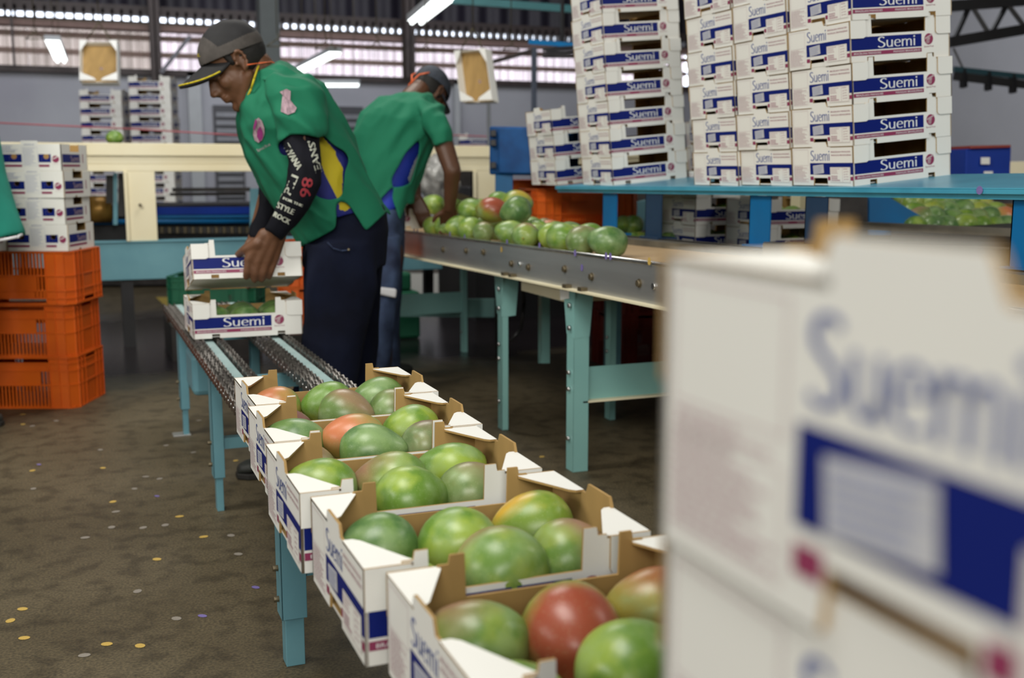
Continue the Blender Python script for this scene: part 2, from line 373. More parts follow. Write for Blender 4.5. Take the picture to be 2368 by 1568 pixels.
def suemi_at(x0, x1, y, h): return [[(x0 + x * (x1 - x0), y + yy * h) for x, yy in p] for p in SU]
def rect(x0, x1, y0, y1): return [(x0, y0), (x1, y0), (x1, y1), (x0, y1)]
def frame2(x0, x1, y0, y1, t): return [rect(x0, x1, y0, y0 + t), rect(x0, x1, y1 - t, y1), rect(x0, x0 + t, y0, y1), rect(x1 - t, x1, y0, y1)]
def disc(cx, cy, r, n=20): return [(cx + r * cos(2 * pi * i / n), cy + r * sin(2 * pi * i / n)) for i in range(n)]
def rows(x0, x1, y0, y1, n, seed=1, fill=0.55):
    rd = random.Random(seed); out = []
    for i in range(n):
        y = y1 - (i + .5) * (y1 - y0) / n; h = (y1 - y0) / n * fill / 2; xe = x0 + (x1 - x0) * rd.uniform(.55, 1); x = x0
        while x < xe:
            wl = rd.uniform(.06, .16) * (x1 - x0); out.append(rect(x, min(x + wl, xe), y - h, y + h)); x += wl + .025 * (x1 - x0)
    return out
# ---------------------------------------------------------------- cardboard fruit tray
BL, BW, BH = 0.372, 0.300, 0.12
TH_ = 0.004
EPS = 0.0005
CM = ['card', 'kraft', 'blue', 'maroon', 'pale', 'ltext', 'wtext', 'lab', 'paleblue']
def side_panel(parent, O, U, Nn, sticker=True):
    b = B(); W = BW; V = (0, 0, 1)
    pts = [(0, 0), (.36 * W, 0), (.37 * W, .024), (.59 * W, .024), (.60 * W, 0), (W, 0), (W, .119), (.60 * W, .119), (.585 * W, .128), (.575 * W, .134), (.355 * W, .134), (.345 * W, .128), (.33 * W, .119), (0, .119)]
    b.prism(pts, O, U, V, Nn, TH_, 0, 1)
    O2 = Vector(O) + Vector(Nn) * EPS; O3 = Vector(O) + Vector(Nn) * EPS * 2; O4 = Vector(O) + Vector(Nn) * EPS * 3
    fr = lambda a: a * W
    b.polys([rect(fr(.31), fr(1), .034, .070)], O2, U, V, 2)
    b.polys([rect(fr(.31), fr(.365), .0165, .028), rect(fr(.60), fr(1), .0165, .028)], O2, U, V, 3)
    b.polys(frame2(fr(.03), fr(.285), .062, .112, .0007), O2, U, V, 4)
    b.polys(frame2(fr(.03), fr(.285), .008, .050, .0005), O2, U, V, 4)
    b.polys(rows(fr(.035), fr(.275), .010, .060, 13, 3, .5), O2, U, V, 4)
    b.polys(suemi_at(fr(.325), fr(.635), .077, .032), O2, U, V, 5)
    b.polys(fit_text('BRAZILIAN MANGOES', fr(.66), fr(.96), .101, .0048), O2, U, V, 3)
    b.polys(fit_text('MANGAS BRASILEIRAS', fr(.66), fr(.97), .091, .0048), O2, U, V, 3)
    b.polys([rect(fr(.64), fr(.955), .010, .057)], O3, U, V, 0)
    b.polys(frame2(fr(.645), fr(.95), .011, .056, .0005), O4, U, V, 4)
    b.polys([rect(fr(.835), fr(.838), .011, .056)] + rows(fr(.655), fr(.82), .036, .054, 4, 5, .4) + rows(fr(.66), fr(.81), .014, .032, 3, 8, .8), O4, U, V, 4)
    b.polys([disc(fr(.865), .02 + k * .0075, .002, 8) for k in range(4)] + rows(fr(.88), fr(.94), .0165, .0475, 4, 9, .25) + rows(fr(.85), fr(.945), .049, .054, 1, 4, .5), O4, U, V, 4)
    if sticker:
        a = radians(5)
        R = lambda x, y: (fr(.45) + x * cos(a) - y * sin(a), .0505 + x * sin(a) + y * cos(a))
        b.polys([[R(-.026, -.0135), R(.026, -.0135), R(.026, .0135), R(-.026, .0135)]], O3, U, V, 7)
        b.polys([[R(*p) for p in q] for q in rows(-.022, .022, -.011, .011, 5, 2, .45)], O4, U, V, 8)
    return b.make('side_panel', CM, parent, normals=False)
def long_panel(parent, O, U, Nn):
    b = B(); L_ = BL; V = (0, 0, 1); f = lambda a: a * L_
    pts = [(0, 0), (f(.165), 0), (f(.165), .014), (f(.235), .014), (f(.235), 0), (f(.765), 0), (f(.765), .014), (f(.835), .014), (f(.835), 0), (L_, 0),
           (L_, .117), (f(.845), .117), (f(.84), .122), (f(.805), .122), (f(.80), .133), (f(.752), .133), (f(.748), .079),
           (f(.212), .079), (f(.208), .133), (f(.165), .133), (f(.16), .122), (f(.125), .122), (f(.12), .117), (0, .117)]
    b.prism(pts, O, U, V, Nn, TH_, 0, 1)
    O2 = Vector(O) + Vector(Nn) * EPS; O3 = Vector(O) + Vector(Nn) * EPS * 2
    b.polys([rect(f(.012), f(.71), .034, .0715)], O2, U, V, 2)
    b.polys([rect(f(.012), f(.71), .0185, .030)], O2, U, V, 3)
    b.polys(suemi_at(f(.27), f(.645), .0385, .031), O3, U, V, 6)
    b.polys(fit_text('BRAZILIAN MANGOES', f(.035), f(.30), .0215, .0056) + fit_text('MANGAS BRASILEIRAS', f(.425), f(.695), .0215, .0056), O3, U, V, 6)
    cx, cy, r = f(.783), .0545, .0165
    b.polys([disc(cx, cy, r, 24)], O2, U, V, 3)
    b.polys(stroke([(cx - r * .9, cy + .001), (cx - .004, cy + .006), (cx + .004, cy + .009), (cx + r * .75, cy + .0135)], .004, .006), O3, U, V, 4)
    for k in range(4):
        b.polys(stroke([(cx - .009 + k * .003, cy - .0125), (cx - .008 + k * .0032, cy - .003), (cx - .002 + k * .002, cy + .004)], .0006, .0009), O3, U, V, 0)
    b.polys(fit_text('Special Fruit', f(.735), f(.832), .0305, .0052), O2, U, V, 3)
    return b.make('front_panel', CM, parent, normals=False)
def corner_flap(parent, cx, cy, sx, sy):
    b = B()
    # flat gusset on top of the corner
    pts = [(0, 0), (.060, 0), (.062, .008), (.020, .098), (.012, .106), (0, .106)]
    b.prism(pts, (cx, cy, BH), (sx, 0, 0), (0, sy, 0), (0, 0, 1), .0035, 0, 1)
    # the same flap folded down outside the long panel
    v = [(0, 0), (0, -.052), (.046, -.052), (.053, -.049), (.056, -.043), (.056, 0)]
    b.prism(v, (cx, cy - sy * .0035, BH), (sx, 0, 0), (0, 0, 1), (0, -sy, 0), .0035, 0, 1)
    return b.make('corner_flap', CM[:2], parent, normals=False)
def make_tray():
    t = empty('mango_box')
    long_panel(t, (0, 0, 0), (1, 0, 0), (0, -1, 0))
    long_panel(t, (BL, BW, 0), (-1, 0, 0), (0, 1, 0)).name = 'back_panel'
    side_panel(t, (0, BW, 0), (0, -1, 0), (-1, 0, 0))
    side_panel(t, (BL, 0, 0), (0, 1, 0), (1, 0, 0), False)
    b = B(); b.prism(rect(TH_, BL - TH_, .020, BW - .020), (0, 0, .005), (1, 0, 0), (0, 1, 0), (0, 0, 1), .004, 1, 0, 0)
    b.make('base', CM[:2], t, normals=False)
    for cx, sx in ((0, 1), (BL, -1)):
        for cy, sy in ((0, 1), (BW, -1)): corner_flap(t, cx, cy, sx, sy)
    return t
TRAY = make_tray(); TRAY_used = [False]
def place(proto, used, mtx, label, cat, group=None):
    if not used[0]: o = proto; used[0] = True
    else: o = copy_tree(proto)
    o.matrix_world = mtx
    o['label'] = label; o['category'] = cat
    if group: o['group'] = group
    elif 'group' in o: del o['group']
    return o
def tray(mtx, label, group=None): return place(TRAY, TRAY_used, mtx, label, 'box', group)
def TR(x, y, z, rz=0, ry=0, rx=0): return Matrix.Translation((x, y, z)) @ Euler((rx, ry, rz), 'XYZ').to_matrix().to_4x4()

# ---------------------------------------------------------------- mangoes
def mango_mesh(a, bq, c, seed, segs=28, rings=18):
    rd = random.Random(seed); bm = bmesh.new(); bmesh.ops.create_uvsphere(bm, u_segments=segs, v_segments=rings, radius=1)
    k1 = rd.uniform(.10, .2); bend = rd.uniform(.05, .12)
    for v in bm.verts:
        x, y, z = v.co.z, v.co.x, v.co.y      # poles on the long axis
        wdt = 1 + k1 * x - .10 * x * x
        X = a * x; Y = bq * y * wdt + bend * bq * (x * x - .4); Z = c * z * wdt
        d = 1 + .03 * noise.noise(Vector((X, Y, Z)) * 16 + Vector((seed, 0, 0)))
        if x > .86: X -= a * .06 * (x - .86) / .14
        v.co = Vector((X, Y, Z)) * d
    for f in bm.faces: f.smooth = True
    me = bpy.data.meshes.new('mango'); bm.to_mesh(me); bm.free(); return me
MSH = [mango_mesh(.064, .052, .048, s) for s in (1, 2, 3)] + [mango_mesh(.060, .053, .049, s) for s in (4, 5)]
STEM = None
def stem_mesh():
    b = B(); b.cyl((.057, 0, 0), (.0665, .001, .001), .0042, 0, 8, .003); b.cyl((.0665, .001, .001), (.069, .001, .001), .0045, 0, 8, .0035)
    me = bpy.data.meshes.new('stem'); b.bm.to_mesh(me); b.bm.free(); me.materials.append(M['stem'])
    for p in me.polygons: p.use_smooth = True
    return me
STEM = stem_mesh()
_mm = {}
def mango(loc, rot, kind, label, group=None, size=1.0, stem=False, i=0):
    key = (kind, i % len(MSH))
    if key not in _mm:
        me = MSH[key[1]].copy(); me.materials.clear(); me.materials.append(MG[kind]); _mm[key] = me
    o = bpy.data.objects.new('mango', _mm[key]); COL.objects.link(o)
    o.location = loc; o.rotation_euler = rot; o.scale = (size,) * 3
    tag(o, label, 'mango', group)
    if stem:
        s = bpy.data.objects.new('stem', STEM); link(s, o)
    return o

# ---------------------------------------------------------------- the hall
def struct(o): o['kind'] = 'structure'; return o
WY = 16.0
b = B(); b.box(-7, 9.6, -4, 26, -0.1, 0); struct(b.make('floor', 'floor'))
WT = P(345, 165, Y=WY).z; ST = P(400, 46, Y=WY).z
b = B(); b.box(-7, 9.6, WY, WY + .2, 0, WT); struct(b.make('wall_back', 'lilacwall' if 'lilacwall' in M else mat('lilac_grey_wall', (0.40, 0.41, 0.45), 0.8, scale=0.8, col2=(0.34, 0.34, 0.39))))
b = B(); b.box(-7.2, -7, -4, WY + .2, 0, 5.2); struct(b.make('wall_left', 'darkwall'))
b = B(); b.box(-7, 9.6, -4.2, -4, 0, 5.2); struct(b.make('wall_rear', 'darkwall'))
RWT = 2.9
b = B(); b.box(9.6, 9.8, -4, WY + .2, 0, 5.2); struct(b.make('wall_right', mat('pale_grey_wall', (0.47, 0.48, 0.52), 0.8, scale=1, var=0.1)))
def corrugated(name, x0, x1, y, z0, z1, amp, pitch, m, lean=0.0, n_sub=6):
    b = B(); n = int((x1 - x0) / pitch * n_sub); prev = None
    for i in range(n + 1):
        x = x0 + (x1 - x0) * i / n; dy = amp * sin(2 * pi * i / n_sub)
        a = b.bm.verts.new((x, y + dy, z0)); c = b.bm.verts.new((x, y + dy + lean, z1))
        if prev: f = b.bm.faces.new((prev[0], a, c, prev[1])); f.smooth = True
        prev = (a, c)
    return b.make(name, m)
# clear corrugated sheets above the wall, in bays between posts
GAPW = 0.17
bays = [(-7, P(62, 100, Y=WY).x), (P(62, 100, Y=WY).x, P(358, 100, Y=WY).x), (P(358, 100, Y=WY).x, P(597, 100, Y=WY).x), (P(597, 100, Y=WY).x, P(949, 100, Y=WY).x), (P(949, 100, Y=WY).x, 9.6)]
for i, (a, c) in enumerate(bays):
    o = corrugated('window', a, c, WY + .35, WT + .0, ST - .10, .035, .13, 'sheetbrown' if i < 2 else 'sheet', lean=.0)
    o.name = 'window_%d' % (i + 1); struct(o)
# lilac dark corrugated cladding above the slot
o = corrugated('trim_1', -7, 9.6, WY + .1, ST + .10, 4.6, .05, .34, mat('dark_corrugated_roofing', (0.016, 0.013, 0.025), 0.6, scale=2, var=0.4)); struct(o)
b = B(); b.box(-7, 9.6, WY - .1, WY + .2, ST - .16, ST - .08); struct(b.make('trim_2', mat('dusty_rose_beam', (0.22, 0.14, 0.12), 0.7)))
# row of slots where the roof corrugation rests on the beam
b = B(); x = -7.0; p = .118
while x < 9.6:
    b.box(x, x + .034, WY - .05, WY + .12, ST - .08, ST + .10); x += p
b.box(-7, 9.6, WY - .05, WY + .14, ST + .035, ST + .16); b.box(-7, 9.6, WY - .05, WY + .14, ST - .09, ST - .045)
struct(b.make('trim_3', 'browniron'))
b = B(); b.box(-7, 9.6, WY - .12, WY, WT - .06, WT + .02); struct(b.make('trim_4', 'browniron'))
for k, zf in enumerate((.30, .62)):
    b = B(); z = WT + (ST - WT) * zf; b.box(-7, 9.6, WY + .22, WY + .30, z, z + .07); struct(b.make('trim_%d' % (5 + k), mat('rose_purlin_%d' % k, (0.30, 0.20, 0.17), 0.7)))
# roof
b = B(); b.hull([(-7.2, -4.2, 5.1), (9.8, -4.2, 5.1), (9.8, WY + .5, 4.5), (-7.2, WY + .5, 4.5), (-7.2, -4.2, 5.2), (9.8, -4.2, 5.2), (9.8, WY + .5, 4.6), (-7.2, WY + .5, 4.6)])
struct(b.make('ceiling', mat('dark_roof_underside', (0.07, 0.065, 0.08), 0.8)))
# pilasters and shutter doors on the back wall
for k, (xa, xb, c) in enumerate(((432, 462, 'grey'), (1046, 1058, 'grey'))):
    b = B(); b.box(P(xa, 200, Y=WY).x, P(xb, 200, Y=WY).x, WY - .12, WY, 0, WT); struct(b.make('trim_%d' % (8 + k), c))
def shutter(n, xa, xb, ytop):
    x0 = P(xa, 250, Y=WY).x; x1 = P(xb, 250, Y=WY).x; z1 = P(xa, ytop, Y=WY).z
    b = B(); b.box(x0, x1, WY - .04, WY, 0, z1, 0)
    z = 0.0
    while z < z1 - .1: b.box(x0 + .03, x1 - .03, WY - .075, WY - .04, z + .02, z + .085, 1); z += .11
    o = b.make('door_%d' % n, [mat('shutter_gap_%d' % n, (0.07, 0.07, 0.08), 0.6), mat('shutter_slat_%d' % n, (0.25, 0.26, 0.29), 0.45, metal=0.3)]); struct(o)
shutter(1, 492, 560, 243); shutter(2, 770, 838, 246)
# posts in front of the clear sheets
def post(name, xa, xb, y, z0, z1, dep, m, label):
    b = B(); x0 = P(xa, 60, Y=y).x; x1 = P(xb, 60, Y=y).x
    b.box(x0, x1, y, y + .012, z0, z1); b.box(x0, x1, y + dep - .012, y + dep, z0, z1); xm = (x0 + x1) / 2; b.box(xm - .008, xm + .008, y, y + dep, z0, z1)
    o = b.make(name, m); return tag(o, label, 'post', kind='structure')
post('trim_10', 346, 370, WY - .3, 0, 4.6, .2, 'browniron', 'dark steel roof post at the back wall, left of the cap')
post('trim_11', 938, 960, WY - .3, WT, 4.6, .2, 'browniron', 'dark steel roof post above the second worker')
b = B(); x0 = P(602, 60, Y=11).x; x1 = P(647, 60, Y=11).x; b.box(x0, x1, 11, 11.22, 0, 5.0, 0, None)
struct(b.make('trim_12', mat('grey_green_column', (0.12, 0.14, 0.145), 0.6), bevel=.01))
b = B(); x0 = P(20, 60, Y=WY - .3).x; b.box(P(24, 60, Y=WY - .3).x, P(30, 60, Y=WY - .3).x, WY - .3, WY - .25, WT, 4.6)
struct(b.make('trim_13', 'browniron'))
b = B(); b.bar(P(372, 168, Y=WY - .4), P(440, 84, Y=WY - .4), .05, .05); struct(b.make('trim_14', mat('diagonal_brace_steel', (0.12, 0.12, 0.14), .5)))
# wire mesh in front of the clear sheets: thin verticals
b = B()
for k in range(70):
    x = -1.2 + k * .15; b.bar((x, WY - .14, WT), (x, WY - .14, ST - .2), .006, .006)
for k in range(3):
    z = WT + .2 + k * .2; b.bar((-1.2, WY - .14, z), (9.3, WY - .14, z), .006, .006)
struct(b.make('trim_15', 'wire'))
# teal pipe and dark beams at the top right
b = B(); b.bar(P(985, -4, d=9), P(1330, 22, d=9.4), .06, .06, 0); tag(b.make('roof_pipe', mat('teal_pipe', (0.10, 0.30, 0.33), .4)), 'pale teal pipe under the roof, running to the tallest white box stack', 'pipe')
# right side truss and hanging rail
b = B(); q = lambda x, y, d=8.5: P(x, y, d=d)
b.bar(q(2190, 15), q(2380, 0), .06, .08); b.bar(q(2195, 98), q(2380, 66), .06, .08)
xs = [2205, 2245, 2290, 2330, 2375]
for i in range(4): b.bar(q(xs[i], 95 - i * 7 if i % 2 == 0 else 10), q(xs[i + 1], 8 if i % 2 == 0 else 90 - i * 7), .03, .03)
tag(b.make('roof_truss', 'black'), 'dark steel roof truss above the right-hand wall', 'truss')
b = B()
b.bar(q(2205, 160), q(2390, 180), .045, .04, 1); b.bar(q(2205, 176), q(2390, 198), .03, .06, 0)
for x in (2228, 2285, 2342): b.bar(q(x, 158 + (x - 2205) * .11), q(x, 200 + (x - 2205) * .11), .035, .05, 0)
b.bar(q(2205, 112), q(2230, 165), .015, .015, 0)
tag(b.make('overhead_rail', ['black', mat('teal_rail', (0.02, 0.07, 0.09), .4)]), 'dark overhead rail with hangers along the pale right-hand wall', 'rail')

b = B(); b.box(-4, 5.5, 24.9, 25, 0, 3)
b.bm.free()

# ---------------------------------------------------------------- lamps
def lamp(c, length, axis, label, tilt=0.0, wd=.16):
    t = empty('fluorescent_lamp', c, 0, label, 'lamp', 'fluorescent lamps under the roof')
    t.rotation_euler = (0, tilt, axis)
    b = B(); b.box(-wd / 2, wd / 2, -length / 2, length / 2, .0, .05); b.make('housing', 'grey', t)
    b = B()
    for s in (-1, 1): b.cyl((s * wd * .25, -length / 2 + .02, -.02), (s * wd * .25, length / 2 - .02, -.02), .018, 0, 10)
    b.box(-wd * .46, wd * .46, -length / 2 + .01, length / 2 - .01, -.006, 0)
    b.make('tube', 'tube', t)
    for yy in (-length * .4, length * .4):
        b = B(); b.cyl((0, yy, .05), (0, yy, 4.5 - Vector(c).z), .004, 0, 6); b.make('hanging_wire', 'wire', t)
    return t
a = P(121, 92, d=11.8); c = P(141, 140, d=14.0); lamp((a + c) / 2, (a - c).length, -atan2((a - c).x, (a - c).y), 'lit white strip lamp hanging at the upper left beside the hung cardboard tray', wd=.16)
a = P(694, 162, d=14.6); c = P(776, 118, d=12.4); lamp((a + c) / 2, (a - c).length, -atan2((a - c).x, (a - c).y), 'lit white strip lamp seen lengthwise behind the bending worker\'s back', wd=.15)
a = P(722, 191, d=14); c = P(832, 197, d=14); lamp((a + c) / 2, (c - a).length, atan2((c - a).y, (c - a).x) - pi / 2, 'lit white strip lamp lying level along the top of the back wall', wd=.07)
a = P(962, 34, d=9.5); c = P(1030, 10, d=8.2); lamp((a + c) / 2, (a - c).length, -atan2((a - c).x, (a - c).y), 'lit strip lamp at the top edge beside the teal pipe', wd=.16)

# wire hangers on long wires and the cardboard trays hung from them
def hanger(px, py, d, wpx, label):
    k = d / FPX; c = P(px, py, d=d); t = empty('wire_hanger', c, -G, label, 'hanger', 'wire hangers hung above the line')
    b = B(); h = wpx * k / 2
    pts = [(-h, 0, -.35 * h), (-.2 * h, 0, .15 * h), (0, 0, .3 * h), (.2 * h, 0, .15 * h), (h, 0, -.35 * h), (-h, 0, -.35 * h)]
    b.tube([Vector(p) for p in pts], .004); b.tube([(0, 0, .3 * h), (.02, 0, .55 * h), (0, 0, .7 * h)], .004)
    b.make('hanger_frame', 'wire', t)
    b = B(); b.tube([(0, 0, .7 * h), (0, 0, 2.6)], .004); b.make('hanging_wire', 'wire', t)
for px, py, w_, lb in ((80, 82, 44, 'bent wire hanger on a long wire, left of the hung cardboard tray'), (641, 98, 52, 'yellowish wire hanger against the grey-green column'), (753, 104, 52, 'wire hanger above the lengthwise strip lamp'), (871, 105, 52, 'wire hanger left of the dark roof post over the second worker'), (985, 112, 48, 'wire hanger right of the dark roof post over the second worker'), (1182, 108, 40, 'faint wire hanger right of the second hung cardboard tray')):
    hanger(px, py, 8.5, w_, lb)
def hung_tray(corners, d, label, dz):
    tl, tr, br, bl = [P(*c, d=dd) for c, dd in zip(corners, d)]
    U = (tr - tl); V = (tl - bl); n = U.cross(V).normalized()
    if n.y > 0: n = -n
    t = empty('hanging_cardboard_tray', (0, 0, 0), 0, label, 'box', 'cardboard trays hung up as holders')
    def q(u, v, w=0): return bl + U * u + V * v + n * w
    b = B()
    for m_, w0 in ((1, 0.0), (0, -.004)): b.face([q(0, 0, w0), q(1, 0, w0), q(1, 1, w0), q(0, 1, w0)], m_)
    b.make('base', ['card', 'kraft'], t, normals=False)
    D = .07
    b = B()
    for e0, e1 in (((0, 0), (1, 0)), ((1, 0), (1, 1)), ((1, 1), (0, 1)), ((0, 1), (0, 0))):
        o_ = (Vector((e0[0] + e1[0] - 1, e0[1] + e1[1] - 1, 0)))
        off = (U * o_.x * .012 + V * o_.y * .012)
        p0, p1 = q(*e0), q(*e1)
        top = .62 if e0[1] == e1[1] else 1
        b.hull([p0, p1, p1 + off, p0 + off, p0 + n * D * top, p1 + n * D * top, p1 + off + n * D * top, p0 + off + n * D * top], 0)
    b.make('side_panel', ['card'], t)
    for cx, cy in ((0, 0), (1, 0), (0, 1), (1, 1)):
        sx = 1 if cx == 0 else -1; sy = 1 if cy == 0 else -1
        b = B(); s1 = .44 if cy == 0 else .2
        pts = [(cx, cy), (cx + sx * s1, cy), (cx + sx * s1 * .85, cy + sy * .06), (cx, cy + sy * (.2 if cy == 0 else .28))]
        f = [q(u, v, D) for u, v in pts]; g = [q(u, v, D - .004) for u, v in pts]
        b.face(f, 0); b.face(g, 0); b.make('corner_flap', 'card', t, normals=False)
    b = B(); m_ = (q(.5, 1, .03)); b.tube([q(.12, .98, .05), m_ + Vector((0, 0, .16)), q(.88, .98, .05)], .005); b.tube([m_ + Vector((0, 0, .16)), m_ + Vector((0, 0, 2.4))], .004)
    b.make('hanging_wire', 'wire', t)
    b = B(); c0 = q(.5, .42, .001); b.face([c0 + U * .05 * cos(a * pi / 6) + V * .04 * sin(a * pi / 6) for a in range(12)], 0); b.make('hand_hole', 'sheet', t, normals=False)
hung_tray([(192, 106), (276, 106), (279, 198), (192, 198)], (8.6, 8.6, 8.45, 8.45), 'open cardboard fruit tray hung up by a wire at the upper left', 0)
hung_tray([(1066, 124), (1136, 118), (1153, 232), (1081, 240)], (8.0, 7.8, 7.7, 7.9), 'open cardboard fruit tray hung slightly crooked right of the second worker', 0)
b = B(); b.tube([P(-30, 283, Y=8), P(300, 298, Y=8), P(640, 318, Y=8)], .005); tag(b.make('pink_cord', 'pinkcord'), 'thin pink cord stretched level in front of the back wall at left', 'cord')
b = B(); b.tube([P(1030, 312, Y=9), P(1240, 320, Y=8.6)], .005); tag(b.make('red_cord', 'pinkcord'), 'thin red cord right of the second worker above the cream machine', 'cord')
# thin poles right of the second worker
b = B(); c = P(1235, 400, d=9); c.z = 0; b.bar(c, P(1235, 110, d=9), .035, .035); tag(b.make('pole', mat('grey_blue_pole', (0.10, 0.12, 0.17), .5)), 'thin grey-blue pole standing behind the tallest white box stack\'s left', 'pole')
b = B(); c = P(1130, 400, d=9); c.z = 0; b.bar(c, P(1130, 146, d=9.3), .035, .035); tag(b.make('pole', mat('grey_pole', (0.12, 0.13, 0.15), .5)), 'thin grey pole behind the blue locker\'s left edge', 'pole')
b = B(); b.bar(P(1130, 146, d=9.3), P(1235, 116, d=9), .03, .03); tag(b.make('bracket_arm', 'browniron'), 'dark sloping arm joined to the grey-blue pole', 'bracket')
b = B()
for k in range(5): b.bar(P(1262, 112 + k * 5, d=7.6), P(1335, 108 + k * 6, d=7.0), .05, .012)
b.bar(P(1225, 97, d=7.4), P(1335, 105, d=7.2), .03, .03, 1)
c = P(1300, 100, d=7.3); b.bar(c, c + Vector((0, 0, 4.7 - c.z)), .02, .02)
tag(b.make('overhead_track', ['black', 'bluepaint']), 'black and blue overhead track ending left of the tallest white box stack', 'rail')
# ================================================================ chain conveyor
CZ = 0.50
cv = empty('chain_conveyor', (0, 0, 0), 0, 'pale blue chain conveyor carrying the open mango boxes toward the camera', 'conveyor')
Y0, Y1 = 0.62, 4.98
for x in (.422, .648):
    b = B(); b.box(x - .017, x + .017, Y0, Y1, CZ - .075, CZ - .012); b.make('rail', 'railpaint', cv, bevel=.003)
def chain(x, rows):
    b = B(); pt = .048; rp = .0195; zc = CZ - .0195
    def link(y0, y1, xs):
        prof = []
        for k in range(9): a = pi / 2 + pi * k / 8; prof.append((y0 + rp * cos(a), zc + rp * sin(a)))
        prof.append(((y0 + y1) / 2, zc - rp * .62))
        for k in range(9): a = -pi / 2 + pi * k / 8; prof.append((y1 + rp * cos(a), zc + rp * sin(a)))
        prof.append(((y0 + y1) / 2, zc + rp * .62))
        A = [b.bm.verts.new((xs - .0016, p[0], p[1])) for p in prof]; C = [b.bm.verts.new((xs + .0016, p[0], p[1])) for p in prof]
        b.bm.faces.new(A); b.bm.faces.new(C[::-1])
        for i in range(len(A)): b.bm.faces.new((A[i], A[(i + 1) % len(A)], C[(i + 1) % len(A)], C[i]))
    for r_ in range(rows):
        xc = x + (r_ - (rows - 1) / 2) * .023
        for s in (-1, 1): link(0, pt, xc + s * .0066); link(pt, 2 * pt, xc + s * .0100)
        for k in range(2): b.cyl((xc - .0055, k * pt, zc), (xc + .0055, k * pt, zc), .0150, 0, 12)
    for k in range(2): b.cyl((x - rows * .0125, k * pt, zc), (x + rows * .0125, k * pt, zc), .0048, 1, 8)
    o = b.make('chain', ['chain', 'steelrim'], cv); o.location = (0, Y0, 0)
    ar = o.modifiers.new('links', 'ARRAY'); ar.use_relative_offset = False; ar.use_constant_offset = True; ar.constant_offset_displace = (0, 2 * pt, 0); ar.count = int((Y1 - Y0) / (2 * pt))
for x, n in ((.381, 2), (.458, 1), (.603, 2), (.684, 1)): chain(x, n)
for y in (2.31, 3.5, 4.58):
    for x in (.378, .70):
        b = B()
        # channel leg with a smaller foot section
        s = 1 if x < .5 else -1
        dx = .055 if y < 3 else .035
        b.box(min(x, x + .004 * s), max(x, x + .004 * s), y - .03, y + .03, .11, CZ - .03)
        for yy in (-.03, .026): b.box(min(x, x + dx * s), max(x, x + dx * s), y + yy, y + yy + .004, .11, CZ - .03)
        b.box(min(x + .008 * s, x + (dx - .006) * s), max(x + .008 * s, x + (dx - .006) * s), y - .022, y + .022, 0, .17)
        if y > 4: b.box(x - .035, x + .035, y - .03, y + .03, 0, .006, 1)
        for z in (.15, .22): b.cyl((x - .012 * s, y, z), (x + .002 * s, y, z), .007, 2, 8)
        b.make('leg', ['paint', 'steel', 'brass'], cv, bevel=.0015)
    b = B(); b.box(.38, .70, y - .018, y + .018, .20, .235); b.make('crossbar', 'paint', cv)
    b = B(); b.box(.39, .69, y - .02, y + .02, CZ - .115, CZ - .075); b.make('crossbar', 'paint', cv)
b = B(); b.box(.40, .52, 4.25, 4.5, CZ - .28, CZ - .12); b.make('gear_box', 'paint', cv, bevel=.02)
b = B(); b.box(.41, .50, 2.36, 2.46, CZ - .28, CZ - .12); b.make('side_plate', 'paint', cv, bevel=.004)
b = B(); b.cyl((.37, Y1 - .02, CZ - .05), (.71, Y1 - .02, CZ - .05), .035, 0, 16); b.make('end_roller', 'chain', cv)

# ================================================================ boxes on the conveyor with their mangoes
rd = random.Random(11)
near = [  # x, y, name, mangoes (back-left, front-left, back-mid, front-mid, back-right, front-right)
 (.318, 2.139, 'farthest of the five close conveyor boxes', ['peach', 'purple', 'green', 'olive', 'dark', 'olive']),
 (.300, 1.829, 'fourth conveyor box from the camera', ['dark', 'olive', 'peach', 'dark', 'green', 'purple']),
 (.282, 1.517, 'middle one of the close conveyor boxes', ['green', 'green', 'blush', 'green', 'green', 'olive']),
 (.292, 1.190, 'second conveyor box from the camera', ['dark', 'green', 'green', 'blush', 'yellow', 'blush']),
 (.312, .866, 'conveyor box nearest the camera', ['blush', 'green', 'red', 'green', 'red', 'green'])]
cname = {'green': 'green', 'dark': 'deep green', 'yellow': 'yellow-green', 'blush': 'green and pink blushed', 'olive': 'olive green', 'purple': 'purplish', 'red': 'red and yellow', 'peach': 'peach orange'}
ename = ['rear left', 'front left', 'rear middle', 'front middle', 'rear right', 'front right']
slot = [(.070, .205), (.072, .082), (.183, .190), (.192, .068), (.300, .212), (.300, .082)]
zs = [.062, .050, .066, .070, .066, .064]
